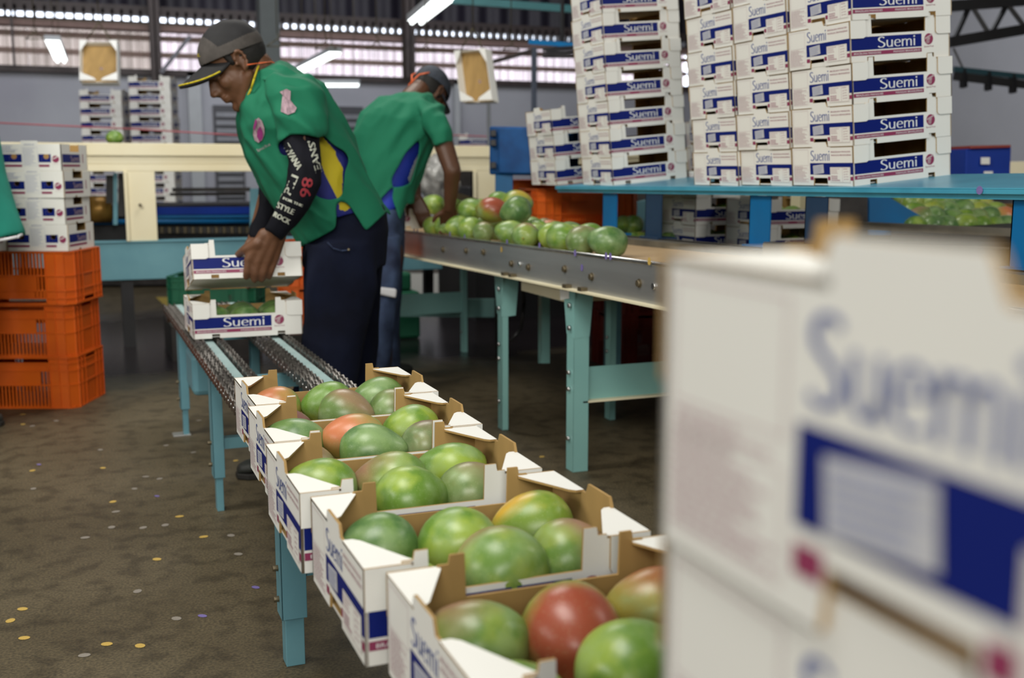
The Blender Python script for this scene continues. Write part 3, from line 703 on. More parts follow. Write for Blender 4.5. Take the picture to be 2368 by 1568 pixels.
for bi, (x, y, nm, kinds) in enumerate(near):
    lab = {0: 'open white box of six mangoes, farthest of the five close ones on the conveyor', 1: 'open white box of mangoes, fourth from the camera, with a peach orange mango in it',
           2: 'open white box of mangoes, middle one of the five close ones on the conveyor', 3: 'open white box of large green mangoes, second from the camera on the conveyor', 4: 'open white box nearest the camera on the conveyor with a big red mango'}[bi]
    tray(TR(x, y, CZ, radians(rd.uniform(-.8, .8))), lab, 'open mango boxes on the conveyor')
    for k, kd in enumerate(kinds):
        sx, sy = slot[k]
        big = 1.0 if k not in (1,) else .86
        if bi >= 3 and k in (2, 3): big = 1.07
        if bi == 3 and k == 4: big = 1.06
        rz = rd.uniform(-.5, .5) + (pi if k % 2 else 0); ry = rd.uniform(-.12, .12)
        if bi == 4 and k == 2: rz = -pi / 2 - .35; ry = .30; big = 1.12
        if bi == 3 and k == 3: rz = -pi / 2 + .2; big = 1.12
        if bi == 3 and k == 2: rz = -pi / 2 - .3
        mango((x + sx + rd.uniform(-.004, .004), y + sy + rd.uniform(-.004, .004), CZ + zs[k] + .003 * rd.random()), (rd.uniform(-.3, .3), ry, rz), kd,
              '%s mango, %s in the %s' % (cname[kd], ename[k], nm), 'mangoes in the close boxes', big, k in (0, 2) or (bi, k) == (4, 5), rd.randrange(5))
# box beside the worker's hands, its mangoes, and the empty one he lifts
tray(TR(.372, 3.848, CZ), 'white box of green mangoes on the chains just under the box being lifted', 'boxes at the bending worker\'s hands')
for k, (sx, sy) in enumerate([(.07, .2), (.08, .08), (.185, .20), (.185, .085), (.30, .2), (.295, .09)]):
    mango((.372 + sx, 3.848 + sy, CZ + .055), (rd.uniform(-.3, .3), 0, rd.uniform(-.4, .4)), 'dark', 'deep green mango %s in the box under the lifted one' % ename[k], 'mangoes under the lifted box', .93, False, k)
HELD = TR(.376, 3.836, .706, 0, 0, radians(-13)) @ TR(0, 0, 0)
tray(HELD, 'empty white box tilted in the bending worker\'s hands above the conveyor', 'boxes at the bending worker\'s hands')

# foreground stack, right beside the lens, on a low skid
FX, FY = .229, .098
FS = 1.040 - 8 * BH
b = empty('low_pallet', (FX - .02, FY - .06, 0), 0, 'low wooden pallet under the blurred box stack at the right edge', 'pallet')
for k in range(4):
    q = B(); q.box(0, .44, k * .11, k * .11 + .08, FS - .016, FS - .001); q.make('board', 'wood', b)
for k in range(3):
    q = B(); q.box(k * .19, k * .19 + .06, 0, .41, 0, FS - .016); q.make('runner', 'wood', b)
lv = ['bottom', 'second from the bottom', 'third from the bottom', 'fourth from the bottom', 'fourth from the top', 'third from the top', 'second from the top', 'topmost']
for k in range(8):
    tray(TR(FX + rd.uniform(-.002, .002), FY + rd.uniform(-.002, .002), FS + k * BH), 'blurred white box in the stack nearest the lens at right, %s' % lv[k], 'blurred boxes close to the lens')

# ================================================================ sorting table of stainless steel
def tz(y): return .802 - .0154 * (y - 2.79)
tb = empty('sorting_table', (0, 0, 0), 0, 'long stainless steel sorting table on pale green legs with mangoes on top', 'table')
TY0, TY1 = 1.15, 6.35
def sl(b, x0, x1, z0, z1, m=0, y0=TY0, y1=TY1):
    b.hull([(x0, y0, tz(y0) + z0), (x1, y0, tz(y0) + z0), (x1, y1, tz(y1) + z0), (x0, y1, tz(y1) + z0), (x0, y0, tz(y0) + z1), (x1, y0, tz(y0) + z1), (x1, y1, tz(y1) + z1), (x0, y1, tz(y1) + z1)], m)
b = B(); sl(b, 1.60, 1.604, -.125, -.004); b.make('side_rail', 'steel', tb)
b = B(); b.cyl((1.603, TY0, tz(TY0) - .004), (1.603, TY1, tz(TY1) - .004), .007, 0, 10); b.make('rolled_edge', 'steelrim', tb)
b = B(); sl(b, 1.575, 1.604, -.131, -.125); b.make('lower_flange', 'cream', tb)
b = B(); sl(b, 1.604, 2.10, -.022, -.014); b.make('table_board', 'belt', tb)
b = B(); sl(b, 2.10, 2.106, -.024, .004); sl(b, 2.10, 2.20, .004, .010); sl(b, 2.20, 2.206, -.12, .014); b.make('back_curb', 'curb', tb)
b = B(); sl(b, 2.17, 2.192, .010, .014); b.make('black_strip', 'black', tb)
b = B(); b.box(1.6, 2.2, TY0, TY0 + .004, tz(TY0) - .12, tz(TY0)); b.box(1.6, 2.2, TY1 - .004, TY1, tz(TY1) - .12, tz(TY1)); b.make('end_plate', 'steel', tb)
for py_, px_ in ((655, 1478), (640, 1368), (622, 1306), (618, 1222), (610, 1183), (583, 1118), (580, 1078), (577, 1025)):
    p = P(px_, py_, X=1.598); b = B(); b.cyl((1.6, p.y, p.z), (1.590, p.y, p.z), .011, 0, 6); b.cyl((1.6, p.y, p.z), (1.597, p.y, p.z), .014, 0, 12); b.make('bolt', 'brass', tb)
for py_, px_ in ((662, 1512), (611, 1202)):
    p = P(px_, py_, X=1.598); b = B(); b.cyl((1.6, p.y, p.z), (1.594, p.y, p.z), .010, 0, 10); b.make('bolt', 'steelrim', tb)
for px_, py_ in ((1311, 656), (1347, 664), (1168, 625), (1185, 629)):
    p = P(px_, py_, X=1.588); b = B(); b.box(p.x - .012, p.x + .012, p.y - .015, p.y + .015, tz(p.y) - .133, tz(p.y) - .112); b.make('clip', 'brass', tb)
def table_leg(x, y, ztop, w=.06, gus=True, lab='leg'):
    b = B()
    b.box(x, x + .004, y - w / 2, y + w / 2, .0, ztop - .0)
    b.box(x, x + (w if w > .055 else .028), y - w / 2, y - w / 2 + .004, 0, ztop); b.box(x, x + w * .5, y + w / 2 - .004, y + w / 2, 0, ztop)
    o = b.make('leg', 'mint', tb, bevel=.002)
    if gus:
        b = B(); b.prism([(-.062, 0), (.036, 0), (.022, -.175), (-.030, -.165)], (x - .001, y, ztop), (0, -1, 0), (0, 0, 1), (-1, 0, 0), .004, 0, 0)
        b.prism([(0, 0), (.075, 0), (.060, -.17), (0, -.175)], (x, y - w / 2 - .001, ztop), (1, 0, 0), (0, 0, 1), (0, -1, 0), .003, 0, 0)
        b.make('gusset_plate', 'mint', tb, normals=False)
        for z in (.06, .14):
            b = B(); b.cyl((x - .002, y - .005, ztop - z), (x - .012, y - .005, ztop - z), .009, 0, 8); b.make('bolt', 'steelrim', tb)
    for z in (.12, .30, .36):
        b = B(); b.cyl((x - .0, y, z), (x - .010, y, z), .008, 0, 8); b.make('bolt', 'steelrim', tb)
    return o
table_leg(1.622, 3.50, tz(3.5) - .131)
table_leg(1.622, 4.19, tz(4.2) - .131, .05)
for y in (1.7, 6.1): table_leg(1.622, y, tz(y) - .131, .05, False)
for y in (1.7, 4.19, 6.1): table_leg(2.12, y, tz(y) - .131, .05, False)
b = B(); b.box(1.66, 2.12, 3.50, 3.504, .255, .375); b.box(1.66, 2.12, 3.47, 3.504, .251, .257, 1); b.make('cross_beam', ['mint', 'cream'], tb)
b = B(); b.box(1.66, 2.12, 6.09, 6.096, .24, .36); b.make('cross_beam', 'mint', tb)
b = B(); b.box(1.66, 2.0, 3.62, 4.05, tz(3.9) - .19, tz(3.9) - .131); b.make('under_tray', 'cream', tb)
b = B(); p = P(1310, 680, X=1.612)
c = [P(1294, 668, X=1.6185), P(1316, 664, X=1.6185), P(1316, 690, X=1.6185), P(1296, 694, X=1.6185)]
b.face(c, 0); b.polys([], (0, 0, 0), (1, 0, 0), (0, 1, 0)); b.make('paper_label', 'whitestk' if False else 'card', tb, normals=False)
# stickers stuck on the table rail
for px_, py_, m_ in ((1173, 560, 'purple'), (1160, 577, 'yellow'), (1248, 568, 'purple'), (1333, 585, 'purple'), (1346, 619, 'purple'), (1405, 592, 'purple'), (1415, 593, 'purple'), (1505, 604, 'yellow'), (958, 533, 'purple'), (966, 534, 'purple'), (1041, 541, 'purple'), (1075, 547, 'purple')):
    p = P(px_, py_, X=1.5995); b = B(); n = 14
    dz = p.z - (tz(p.y) - .004)
    xx = 1.594 if abs(dz) < .008 else 1.5985
    b.bm.faces.new([b.bm.verts.new((xx, p.y + .010 * cos(2 * pi * i / n), p.z + .012 * sin(2 * pi * i / n))) for i in range(n)])
    b.make('fruit_sticker', m_ + 'stk', tb)

# mangoes on the table: column of the photo, depth plane, height
def on_col(px, X, z):
    r = ray(px, 560); a = r.y / r.x; return Vector((X, X * a, z))
tm = [ # px, X, level, kind, size
 (1006, 1.68, 0, 'yellow', .9), (1028, 1.70, 0, 'green', .9), (1058, 1.68, 0, 'green', 1.0), (1092, 1.67, 0, 'green', 1.0), (1120, 1.665, 0, 'olive', .85), (1148, 1.78, 0, 'blush', .9),
 (1182, 1.675, 0, 'green', 1.0), (1217, 1.665, 0, 'blush', .95), (1240, 1.73, 0, 'green', .9), (1275, 1.74, 0, 'green', .95), (1303, 1.662, 0, 'green', 1.05), (1352, 1.672, 0, 'olive', 1.0), (1405, 1.69, 0, 'dark', 1.03),
 (1330, 1.80, 0, 'green', .9), (1362, 1.85, 0, 'green', .95), (1318, 1.93, 0, 'dark', .9), (1285, 1.90, 0, 'green', .9), (1270, 2.02, 0, 'peach', .85), (1240, 1.95, 0, 'green', .9), (1262, 2.06, 0, 'olive', .85),
 (1225, 2.05, 0, 'green', .9), (1205, 1.86, 0, 'green', .9), (1160, 1.93, 0, 'green', .9), (1110, 1.85, 0, 'green', .9), (1070, 1.85, 0, 'green', .9), (1040, 1.85, 0, 'green', .9), (1140, 1.80, 0, 'green', .9),(1085,2.0,0,'green',.9),(1120,2.03,0,'green',.9),
 (1092, 1.76, 1, 'green', .98), (1136, 1.72, 1, 'red', 1.08), (1192, 1.74, 1, 'dark', 1.08), (1158, 1.90, 1.35, 'green', 1.0), (1196, 1.86, 1.3, 'yellow', 1.1), (1110,1.93,1,'green',.9),
 (1003, 1.98, 1, 'green', 1.05), (1052, 2.02, 1, 'green', 1.0)]
for i, (px, X, l, kd, sz) in enumerate(tm):
    p = on_col(px, X, 0); sz *= 1.10; p.z = tz(p.y) - .014 + .045 * sz + .082 * l
    if l:
        lb = {29: 'green mango at the left of the upper layer on the steel table', 30: 'mango with a red end facing out, on top of the pile on the steel table', 31: 'blue-green mango lowest in the upper layer on the steel table', 32: 'green mango at the back of the upper layer on the steel table', 33: 'yellow-green mango at the right top of the pile on the steel table',34:'green mango half hidden behind the red-ended one on the steel table', 35: 'green mango between the second worker\'s two hands', 36: 'green mango right of the second worker\'s nearer hand'}[i]
    else:
        lb = {10: 'green mango lying against the table edge, third from the right end of the row', 11: 'brownish mango second from the right end of the table pile', 12: 'deep green mango at the right end of the pile on the steel table', 7: 'pink-blushed mango against the edge in the middle of the steel table', 17: 'orange mango glimpsed at the back of the table pile'}.get(i, '%s mango, %s from the left in the %s, steel table' % (cname[kd], ORD[sum(1 for t_ in tm if not t_[2] and (t_[1] < 1.72) == (X < 1.72) and (t_[0], t_[1]) < (px, X))], 'edge row' if X < 1.72 else 'rows behind'))
    mango(p, (rd.uniform(-.5, .5), rd.uniform(-.1, .25) if l == 0 else rd.uniform(-.35, .35), rd.uniform(0, 6.28) if i not in (30,) else -pi / 2 + .75), kd, lb, 'mangoes on the steel table', sz, i in (30, 10, 7), rd.randrange(5))
# small box and clear bag at the second worker's hands
tray(TR(1.33, 5.52, tz(5.5) + .006, radians(-2)), 'white box end on the table edge under the second worker\'s left hand')
b = B()
rb = random.Random(4)
bmesh.ops.create_icosphere(b.bm, subdivisions=4, radius=1)
for v in b.bm.verts:
    n = noise.noise(v.co * 2.4) * .25 + noise.noise(v.co * 6) * .10
    v.co = Vector((v.co.x * .13, v.co.y * .10, v.co.z * .16)) * (1 + n)
o = b.make('plastic_bag', 'plasticbag', None, smooth=True); o.location = P(1015, 420, X=2.25); tag(o, 'crumpled grey plastic bag hanging behind the second worker\'s arms', 'bag')
b = B(); b.hull([P(1040, 440, d=5.9), P(1050, 458, d=5.9), P(1108, 478, d=5.7), P(1112, 462, d=5.7), P(1040, 440, d=6.1), P(1050, 458, d=6.1), P(1108, 478, d=5.9), P(1112, 462, d=5.9)])
tag(b.make('chute_edge', 'curb'), 'dark sloping chute edge behind the mango pile on the table', 'chute')

# ================================================================ tilted blue shelf with box stacks
TILT = radians(-5.2)
sh = empty('blue_shelf', (0, 0, 0), 0, 'long tilted blue metal shelf holding the tall stacks of white boxes', 'shelf')
SX = 2.165
def sz(y): return 1.020 - .0125 * (y - 2.7)
def shelf_T(y0): pass
b = B()
sy0, sy1 = .75, 4.86
W_ = .43
def SP(u, y, w): return Vector((SX + u * cos(TILT) + w * sin(TILT) , y, sz(y) - u * sin(TILT) + w * cos(TILT)))
def shull(b, u0, u1, y0, y1, w0, w1, m=0):
    b.hull([SP(u0, y0, w0), SP(u1, y0, w0), SP(u1, y1, w0), SP(u0, y1, w0), SP(u0, y0, w1), SP(u1, y0, w1), SP(u1, y1, w1), SP(u0, y1, w1)], m)
shull(b, 0, W_, sy0, sy1, -.004, 0); shull(b, 0, .004, sy0, sy1, -.016, -.004); shull(b, W_ - .004, W_, sy0, sy1, -.016, -.004)
b.make('shelf_top', 'shelfpaint', sh, bevel=.0015)
b = B(); shull(b, .012, .05, sy0, sy1, -.030, -.016, 0); b.make('lower_lip', 'shelfpaint', sh)
# posts standing on the table curb
for (pa, pb, yb) in ((1395, 1427, 526), (1500, 1537, 540), (1735, 1783, 570), (1871, 1922, 590), (2343, 2400, 622)):
    ya = P(pa, 480, X=2.2).y; yb_ = P(pb, 480, X=2.2).y; y0, y1 = min(ya, yb_), max(ya, yb_)
    b = B(); zt = sz((y0 + y1) / 2) - .03
    x = 2.197 if pa not in (1500, 1871) else 2.185
    b.box(x, x + .005, y0, y1, tz(y0) + .018, zt); b.box(x, x + .03, y1 - .004, y1, tz(y0) + .018, zt); b.box(x - .02, x + .07, y0 - .01, y1 + .01, tz(y0) + .010, tz(y0) + .018, 0)
    b.make('post', 'bluepaint' if pa in (1395, 1735, 2343) else mat('shaded_blue_paint', (0.010, 0.035, 0.085), .45), sh)  # darker blue paints in the shadow on two of the posts
for u in (.15, W_ - .1):
    for y in (1.0, 4.7) if u > .5 else ():
        b = B(); p = SP(u, y, -.03); b.box(p.x - .025, p.x + .025, y - .025, y + .025, 0, p.z); b.make('post', 'bluepaint', sh)
b = B(); n = 16; c = P(2265, 440, X=SX - .002)
b.bm.faces.new([b.bm.verts.new((SX - .002, c.y + .011 * cos(2 * pi * i / n), c.z + .011 * sin(2 * pi * i / n))) for i in range(n)])
o = b.make('fruit_sticker', 'purplestk', sh)
def stack(x, y, n, name, jit=1.0, seed=0, yaw=0.0, lean=0.0, base=None):
    r = random.Random(seed); words = ['lowest', 'second from the bottom', 'third from the bottom', 'fourth from the bottom', 'fifth from the bottom', 'sixth from the bottom', 'seventh from the bottom']
    for k in range(n):
        T = base @ Matrix.Translation((x + r.uniform(-.003, .003) * jit, y + r.uniform(-.003, .003) * jit, k * (BH + .0006))) @ Euler((0, 0, radians(yaw + r.uniform(-.7, .7) * jit))).to_matrix().to_4x4()
        wd = words[k] if k < n - 1 else ('topmost' if n == 3 else words[k])
        tray(T, 'white box, %s %s' % (wd, name), 'stacked empty boxes on the blue shelf')
def sbase(y): return Matrix.Translation((0, 0, 0)) @ Matrix.Translation(SP(0, y, 0)) @ Euler((0, -0.0, 0)).to_matrix().to_4x4() @ Matrix.Rotation(TILT, 4, 'Y')
XO = .035
for y, n, nm, sd in ((2.724, 5, 'in the rightmost stack on the blue shelf', 1), (3.035, 6, 'in the shelf stack second from the right', 2), (3.345, 6, 'in the shelf stack third from the right', 3), (4.32, 7, 'in the tall leaning shelf stack left of the gap', 4), (4.92, 3, 'in the short shelf stack of three', 5)):
    stack(XO, 0, n, nm, seed=sd, base=sbase(y))
# a few boxes standing behind the gap
stack(.55, 0, 2, 'of the pair glimpsed through the gap between tall stacks', seed=9, base=sbase(4.45), yaw=-20)

# ================================================================ second line behind the shelf
lt = empty('rear_conveyor_table', (0, 0, 0), 0, 'dark rear conveyor table behind the steel table, holding filled boxes', 'table')
b = B(); b.box(2.30, 5.4, 3.4, 4.66, .66, .70, 0); b.make('table_top', 'dark', lt)
for x in (2.35, 5.3):
    for y in (3.45, 4.6):
        b = B(); b.box(x - .03, x + .03, y - .03, y + .03, 0, .66); b.make('leg', 'paint', lt)
def under_stack(x, y, n, z0, nm, fill=True):
    words = ['lowest', 'middle', 'upper']
    for k in range(n):
        tray(TR(x, y, z0 + k * (BH + .001)), 'box of mangoes under the blue shelf, %s %s' % (words[k], nm), 'filled boxes under the blue shelf')
        for j, (sx, sy) in enumerate(((.08, .08), (.185, .085), (.295, .08), (.08, .2), (.185, .2), (.295, .2))):
            mango((x + sx, y + sy, z0 + k * (BH + .001) + .05), (0, 0, rd.uniform(-.4, .4)), rd.choice(['green', 'dark', 'green', 'green']), 'green mango, %s in the %s box %s' % (ename[j], words[k], nm), 'mangoes in boxes under the shelf', .85, False, j)
under_stack(2.58, 4.26, 3, .705, 'of the left pile under the shelf')
under_stack(2.70, 3.90, 2, .705, 'of the right pile under the shelf')
b = B(); b.box(2.98, 3.02, 4.05, 4.12, .7, 1.0); tag(b.make('cream_post', 'cream'), 'thin cream post right of the shaded blue shelf post', 'post')
# mangoes lying behind between the posts
for i, (px, py, kd) in enumerate(((1440, 497, 'green'), (1432, 520, 'blush'), (1462, 512, 'green'), (1455, 528, 'dark'), (1485, 520, 'yellow'), (1492, 532, 'green'), (1470, 530, 'green'), (1546, 518, 'green'), (1556, 530, 'dark'), (1562, 522, 'green'))):
    p = P(px, py, d=5.1 if py > 515 else 5.25); p.z = .70 + .042 + (.07 if py < 515 else 0)
    mango(p, (rd.random(), 0, rd.uniform(0, 6)), kd, '%s mango, %s from the left on the rear table between blue posts' % (cname[kd], ORD[sum(1 for q_ in (1440, 1432, 1462, 1455, 1485, 1492, 1470, 1546, 1556, 1562) if q_ < px)]), 'loose mangoes on the rear table', .9, False, i)
# big mango heap at the right, on a blue-cheeked chute
ch = empty('mango_chute', (0, 0, 0), 0, 'blue sheet metal chute with a heap of mangoes at the right', 'chute')
b = B()
c = [P(2010, 455, d=4.75), P(2050, 452, d=4.75), P(2130, 500, d=4.75), P(2135, 545, d=4.75), P(2010, 545, d=4.75)]
b.face(c); n_ = CF * .02; b.face([p + n_ for p in c][::-1]); b.make('cheek_plate', 'bluepaint', ch)
b = B(); b.hull([P(2060, 560, d=4.6), P(2400, 560, d=4.3), P(2400, 470, d=5.8), P(2060, 470, d=5.8), P(2060, 540, d=4.6), P(2400, 542, d=4.3), P(2400, 450, d=5.8), P(2060, 450, d=5.8)]); b.make('chute_floor', 'dark', ch)
b = B(); b.bar(P(1950, 520, d=4.4), P(2400, 540, d=4.1), .03, .03); b.make('front_edge', 'curb', ch)
b = B(); b.bar(P(1700, 630, d=3.2) + Vector((.3, .3, 0)), P(2400, 650, d=3.0) + Vector((.3, .3, 0)), .1, .12); b.make('lower_beam', 'curb', ch)
r5 = random.Random(5); heap = []
for row, (yy, x0, x1, d) in enumerate(((524, 2120, 2360, 4.75), (508, 2130, 2345, 4.85), (490, 2120, 2330, 4.95), (472, 2110, 2290, 5.05), (457, 2095, 2260, 5.15))):
    x = x0
    while x < x1:
        heap.append((x, yy + r5.uniform(-4, 4), d, row, sum(1 for h_ in heap if h_[3] == row))); x += r5.uniform(29, 38)
for i, (x, y, d, row, nth) in enumerate(heap):
    kd = r5.choice(['green', 'dark', 'green', 'dark', 'yellow', 'olive', 'green']);
    if i in (14, 30): kd = 'peach'
    mango(P(x, y, d=d), (r5.uniform(-.6, .6), r5.uniform(-.5, .5), r5.uniform(0, 6)), kd, '%s mango, %s from left in the %s of the right-hand heap' % (cname[kd], ORD[nth], ['lowest row', 'second row up', 'middle row', 'fourth row up', 'top row'][row]), 'heap of mangoes on the right chute', 1.05, False, i)
# blue bin at right and cream beam behind it
b = empty('blue_bin', (0, 0, 0), 0, 'cobalt blue plastic bin with two white labels at the right edge', 'bin')
def quadbox(corn, thick, mats, name, parent, bevel=.006):
    q = B(); d = CF * thick; q.hull([corn[3], corn[2], corn[2] + d, corn[3] + d, corn[0], corn[1], corn[1] + d, corn[0] + d]); return q.make(name, mats, parent, bevel=bevel)
dd = 5.6
quadbox([P(2234, 345, d=dd), P(2339, 338, d=dd), P(2336, 412, d=dd), P(2232, 416, d=dd)], .3, 'cobalt', 'bin_body', b)
quadbox([P(2244, 337, d=dd - .02), P(2338, 335, d=dd - .02), P(2338, 341, d=dd - .02), P(2244, 344, d=dd - .02)], .3, 'redplastic', 'lid_edge', b, .002)
for x, y in ((2279, 372), (2286, 404)):
    quadbox([P(x - 10, y - 8, d=dd - .02), P(x + 10, y - 8, d=dd - .02), P(x + 10, y + 8, d=dd - .02), P(x - 10, y + 8, d=dd - .02)], .005, 'card', 'paper_label', b, .0)
b = B(); b.hull([P(2130, 428, d=6.6), P(2420, 428, d=6.4), P(2420, 428, d=6.9), P(2130, 428, d=7), P(2130, 378, d=6.6), P(2420, 372, d=6.4), P(2420, 372, d=6.9), P(2130, 378, d=7)]); tag(b.make('cream_beam', 'cream'), 'cream painted beam behind the cobalt blue bin at the right', 'beam')
# blue locker at the left end of the shelf
t = empty('blue_locker', (0, 0, 0), 0, 'scuffed blue metal locker with hinges left of the three-box stack', 'cabinet')
dl = 5.75
quadbox([P(1132, 292, d=dl), P(1338, 296, d=dl - .1), P(1338, 408, d=dl - .1), P(1132, 404, d=dl)], .34, 'bluebin', 'body', t, .01)
quadbox([P(1152, 296, d=dl - .03), P(1330, 299, d=dl - .12), P(1330, 403, d=dl - .12), P(1153, 400, d=dl - .03)], .02, 'bluebin', 'door', t, .004)
for y in (308, 330, 382):
    quadbox([P(1134, y - 7, d=dl - .04), P(1147, y - 7, d=dl - .04), P(1147, y + 7, d=dl - .04), P(1134, y + 7, d=dl - .04)], .03, 'black', 'hinge', t, .002)
for x0, x1 in ((1145, 1186),):
    quadbox([P(x0, 404, d=dl), P(x1, 404, d=dl), P(x1, 560, d=dl), P(x0, 560, d=dl)], .08, 'bluepaint', 'leg', t, .003)
# teal machine plates seen between posts
b = B(); c = [P(1472, 468, d=6.2), P(1560, 445, d=6.2), P(1560, 540, d=6.2), P(1472, 540, d=6.2)]; d_ = CF * .05
b.hull([c[3], c[2], c[2] + d_, c[3] + d_, c[0], c[1], c[1] + d_, c[0] + d_]); tag(b.make('machine_plate', 'paint'), 'pale blue machine plate seen between the left shelf posts', 'machine')
b = B(); b.hull([P(1400, 545, d=6.8), P(2360, 545, d=6.8), P(2360, 545, d=7.0), P(1400, 545, d=7.0), P(1400, 448, d=6.8), P(2360, 448, d=6.8), P(2360, 448, d=7.0), P(1400, 448, d=7.0)]); tag(b.make('machine_housing', 'dark'), 'dark machine housing behind the piles of boxes under the blue shelf', 'machine')
b = B(); b.cyl(P(1530, 490, d=6.0), P(1590, 488, d=6.0), .055, 0, 20); tag(b.make('roller', 'gold'), 'brown roller end beside the left pile of boxes under the shelf', 'roller')
b = B(); b.cyl(P(2296, 492, d=5.3), P(2356, 492, d=5.3), .045, 0, 20); tag(b.make('roller', 'gold'), 'brown roller end at the far right under the shelf', 'roller')

# ================================================================ crates
def make_crate(name, w_, d_, h, color, parent_loc=(0, 0, 0)):
    """open plastic crate: ribs, slats, chamfered corners; origin at front-left-bottom"""
    t = empty(name)
    ch = .03
    def ring(b, z0, z1, out):
        pts = [(ch, 0), (w_ - ch, 0), (w_, ch), (w_, d_ - ch), (w_ - ch, d_), (ch, d_), (0, d_ - ch), (0, ch)]
        cx, cy = w_ / 2, d_ / 2
        def off(p, k): v = Vector((p[0] - cx, p[1] - cy)); return (cx + v.x * (1 + k / (w_ / 2)), cy + v.y * (1 + k / (d_ / 2)))
        n = len(pts)
        for i in range(n):
            a, c = off(pts[i], out), off(pts[(i + 1) % n], out); a2, c2 = off(pts[i], -.012), off(pts[(i + 1) % n], -.012)
            b.hull([(*a, z0), (*c, z0), (*c2, z0), (*a2, z0), (*a, z1), (*c, z1), (*c2, z1), (*a2, z1)])
    b = B(); ring(b, h - .008, h, .006); b.make('rim', color, t)
    b = B()
    for z in (.0, h * .44, h * .72, h - .032): ring(b, z, z + .006, .004)
    b.make('rib', color, t)
    def wall(p, q, inn):
        b = B(); p = Vector(p); q = Vector(q); L_ = (q - p).length; u = (q - p).normalized(); nn = Vector((-u.y, u.x, 0))
        def seg(a, c, z0, z1, th=.004):
            A, C_ = p + u * a, p + u * c
            b.hull([A + Vector((0, 0, z0)), C_ + Vector((0, 0, z0)), C_ + nn * th + Vector((0, 0, z0)), A + nn * th + Vector((0, 0, z0)), A + Vector((0, 0, z1)), C_ + Vector((0, 0, z1)), C_ + nn * th + Vector((0, 0, z1)), A + nn * th + Vector((0, 0, z1))])
        s = .016; k = 0; a = 0.0
        e = .085
        seg(0, e, 0, h); seg(L_ - e, L_, 0, h)
        for x in (0, e * .5, e, L_ - e, L_ - e * .5, L_): seg(max(0, x - .002), min(L_, x + .002), 0, h, -.006)
        a = e
        while a < L_ - e: seg(a, a + .0065, 0, h * .44); seg(a, a + .0065, h * .72, h - .03) if not (.30 * L_ < a < .7 * L_) else None; a += s
        seg(e, L_ - e, h * .72, h - .03, .003)
        seg(L_ * .26, L_ * .74, h * .44, h * .72)
        a = e
        while a < L_ - e:
            if a < L_ * .26 or a > L_ * .74: seg(a, a + .0065, h * .44, h * .72)
            a += s
        return b.make('side_wall', color, t)
    wall((ch, 0, 0), (w_ - ch, 0, 0), 0); wall((w_, ch, 0), (w_, d_ - ch, 0), 0); wall((w_ - ch, d_, 0), (ch, d_, 0), 0); wall((0, d_ - ch, 0), (0, ch, 0), 0)
    for (p, q) in (((w_ - ch, 0), (w_, ch)), ((w_, d_ - ch), (w_ - ch, d_)), ((ch, d_), (0, d_ - ch)), ((0, ch), (ch, 0))):
        b = B()
        P0, Q0 = Vector((*p, 0)), Vector((*q, 0)); b.hull([P0, Q0, Q0 * .985, P0 * .985, P0 + Vector((0, 0, h)), Q0 + Vector((0, 0, h)), Q0 * .985 + Vector((0, 0, h)), P0 * .985 + Vector((0, 0, h))])
        b.make('corner_post', color, t)
    b = B(); b.box(.01, w_ - .01, .01, d_ - .01, .004, .010); b.make('base', color, t)
    return t
CRH = .237
CRT = make_crate('plastic_crate', .55, .36, CRH, 'orange'); CRU = [False]
org = Vector((.0, 5.30, 0))
Rm = Matrix.Translation((-.012, 5.275, 0)) @ Matrix.Rotation(-G, 4, 'Z')
for k, (dx, yaw, nm) in enumerate(((0, 0, 'standing on the floor, lowest of the three at left'), (-.006, .6, 'middle one of the three at left'), (.012, -.5, 'topmost of the three at left, under the printed boxes'))):
    place(CRT, CRU, Rm @ TR(-.55 + dx, 0, k * CRH * 1.0, radians(yaw)) @ (TR(0, .36, CRH, 0, 0, pi) if k == 2 else Matrix.Identity(4)), 'orange slatted plastic crate %s' % nm, 'crate', 'orange crates stacked at left')
# second stack just left of it is out of frame
CRB = TR(1.955, 4.83, .705, radians(-14))
tb2 = empty('crate_bench', (0, 0, 0), 0, 'dark low bench behind the steel table carrying the bright orange crates', 'bench')
b = B(); b.box(2.225, 3.3, 4.70, 5.9, .70, .735); b.make('bench_top', 'dark', tb2)
for x in (2.26, 3.26):
    for y in (4.75, 5.85):
        b = B(); b.box(x - .02, x + .02, y - .02, y + .02, 0, .70); b.make('leg', 'dark', tb2)
place(CRT, CRU, TR(2.24, 5.22, .735, radians(-4)), 'bright orange crate with a white mark, behind the mango pile, front one of two', 'crate', 'orange crates behind the mango pile')
place(CRT, CRU, TR(2.26, 5.62, .775, radians(-4)), 'bright orange crate standing a little higher behind the front one', 'crate', 'orange crates behind the mango pile')
# orange crate behind the bending worker's hands
place(CRT, CRU, TR(1.03, 6.0, .44, radians(-22)), 'orange crate seen between the bending worker\'s wrist and shirt', 'crate')
place(CRT, CRU, TR(1.03, 6.0, .20, radians(-22)), 'orange crate low behind the conveyor under the other one', 'crate')
b = empty('wooden_stand', (0, 0, 0), 0, 'low stand under the two orange crates behind the bending worker', 'stand'); q = B(); q.box(1.05, 1.62, 5.85, 6.15, .0, .195); q.make('stand_body', 'dark', b)
RC = make_crate('plastic_crate', .5, .34, .30, 'redplastic'); RC.matrix_world = TR(2.70, 5.22, 0, 0); tag(RC, 'dark red plastic crate on the floor beneath the steel table', 'crate', 'dark red crates beneath the table')
r2 = copy_tree(RC); r2.matrix_world = TR(2.71, 5.22, .301, 0); r2['label'] = 'dark red plastic crate stacked on the other beneath the steel table'

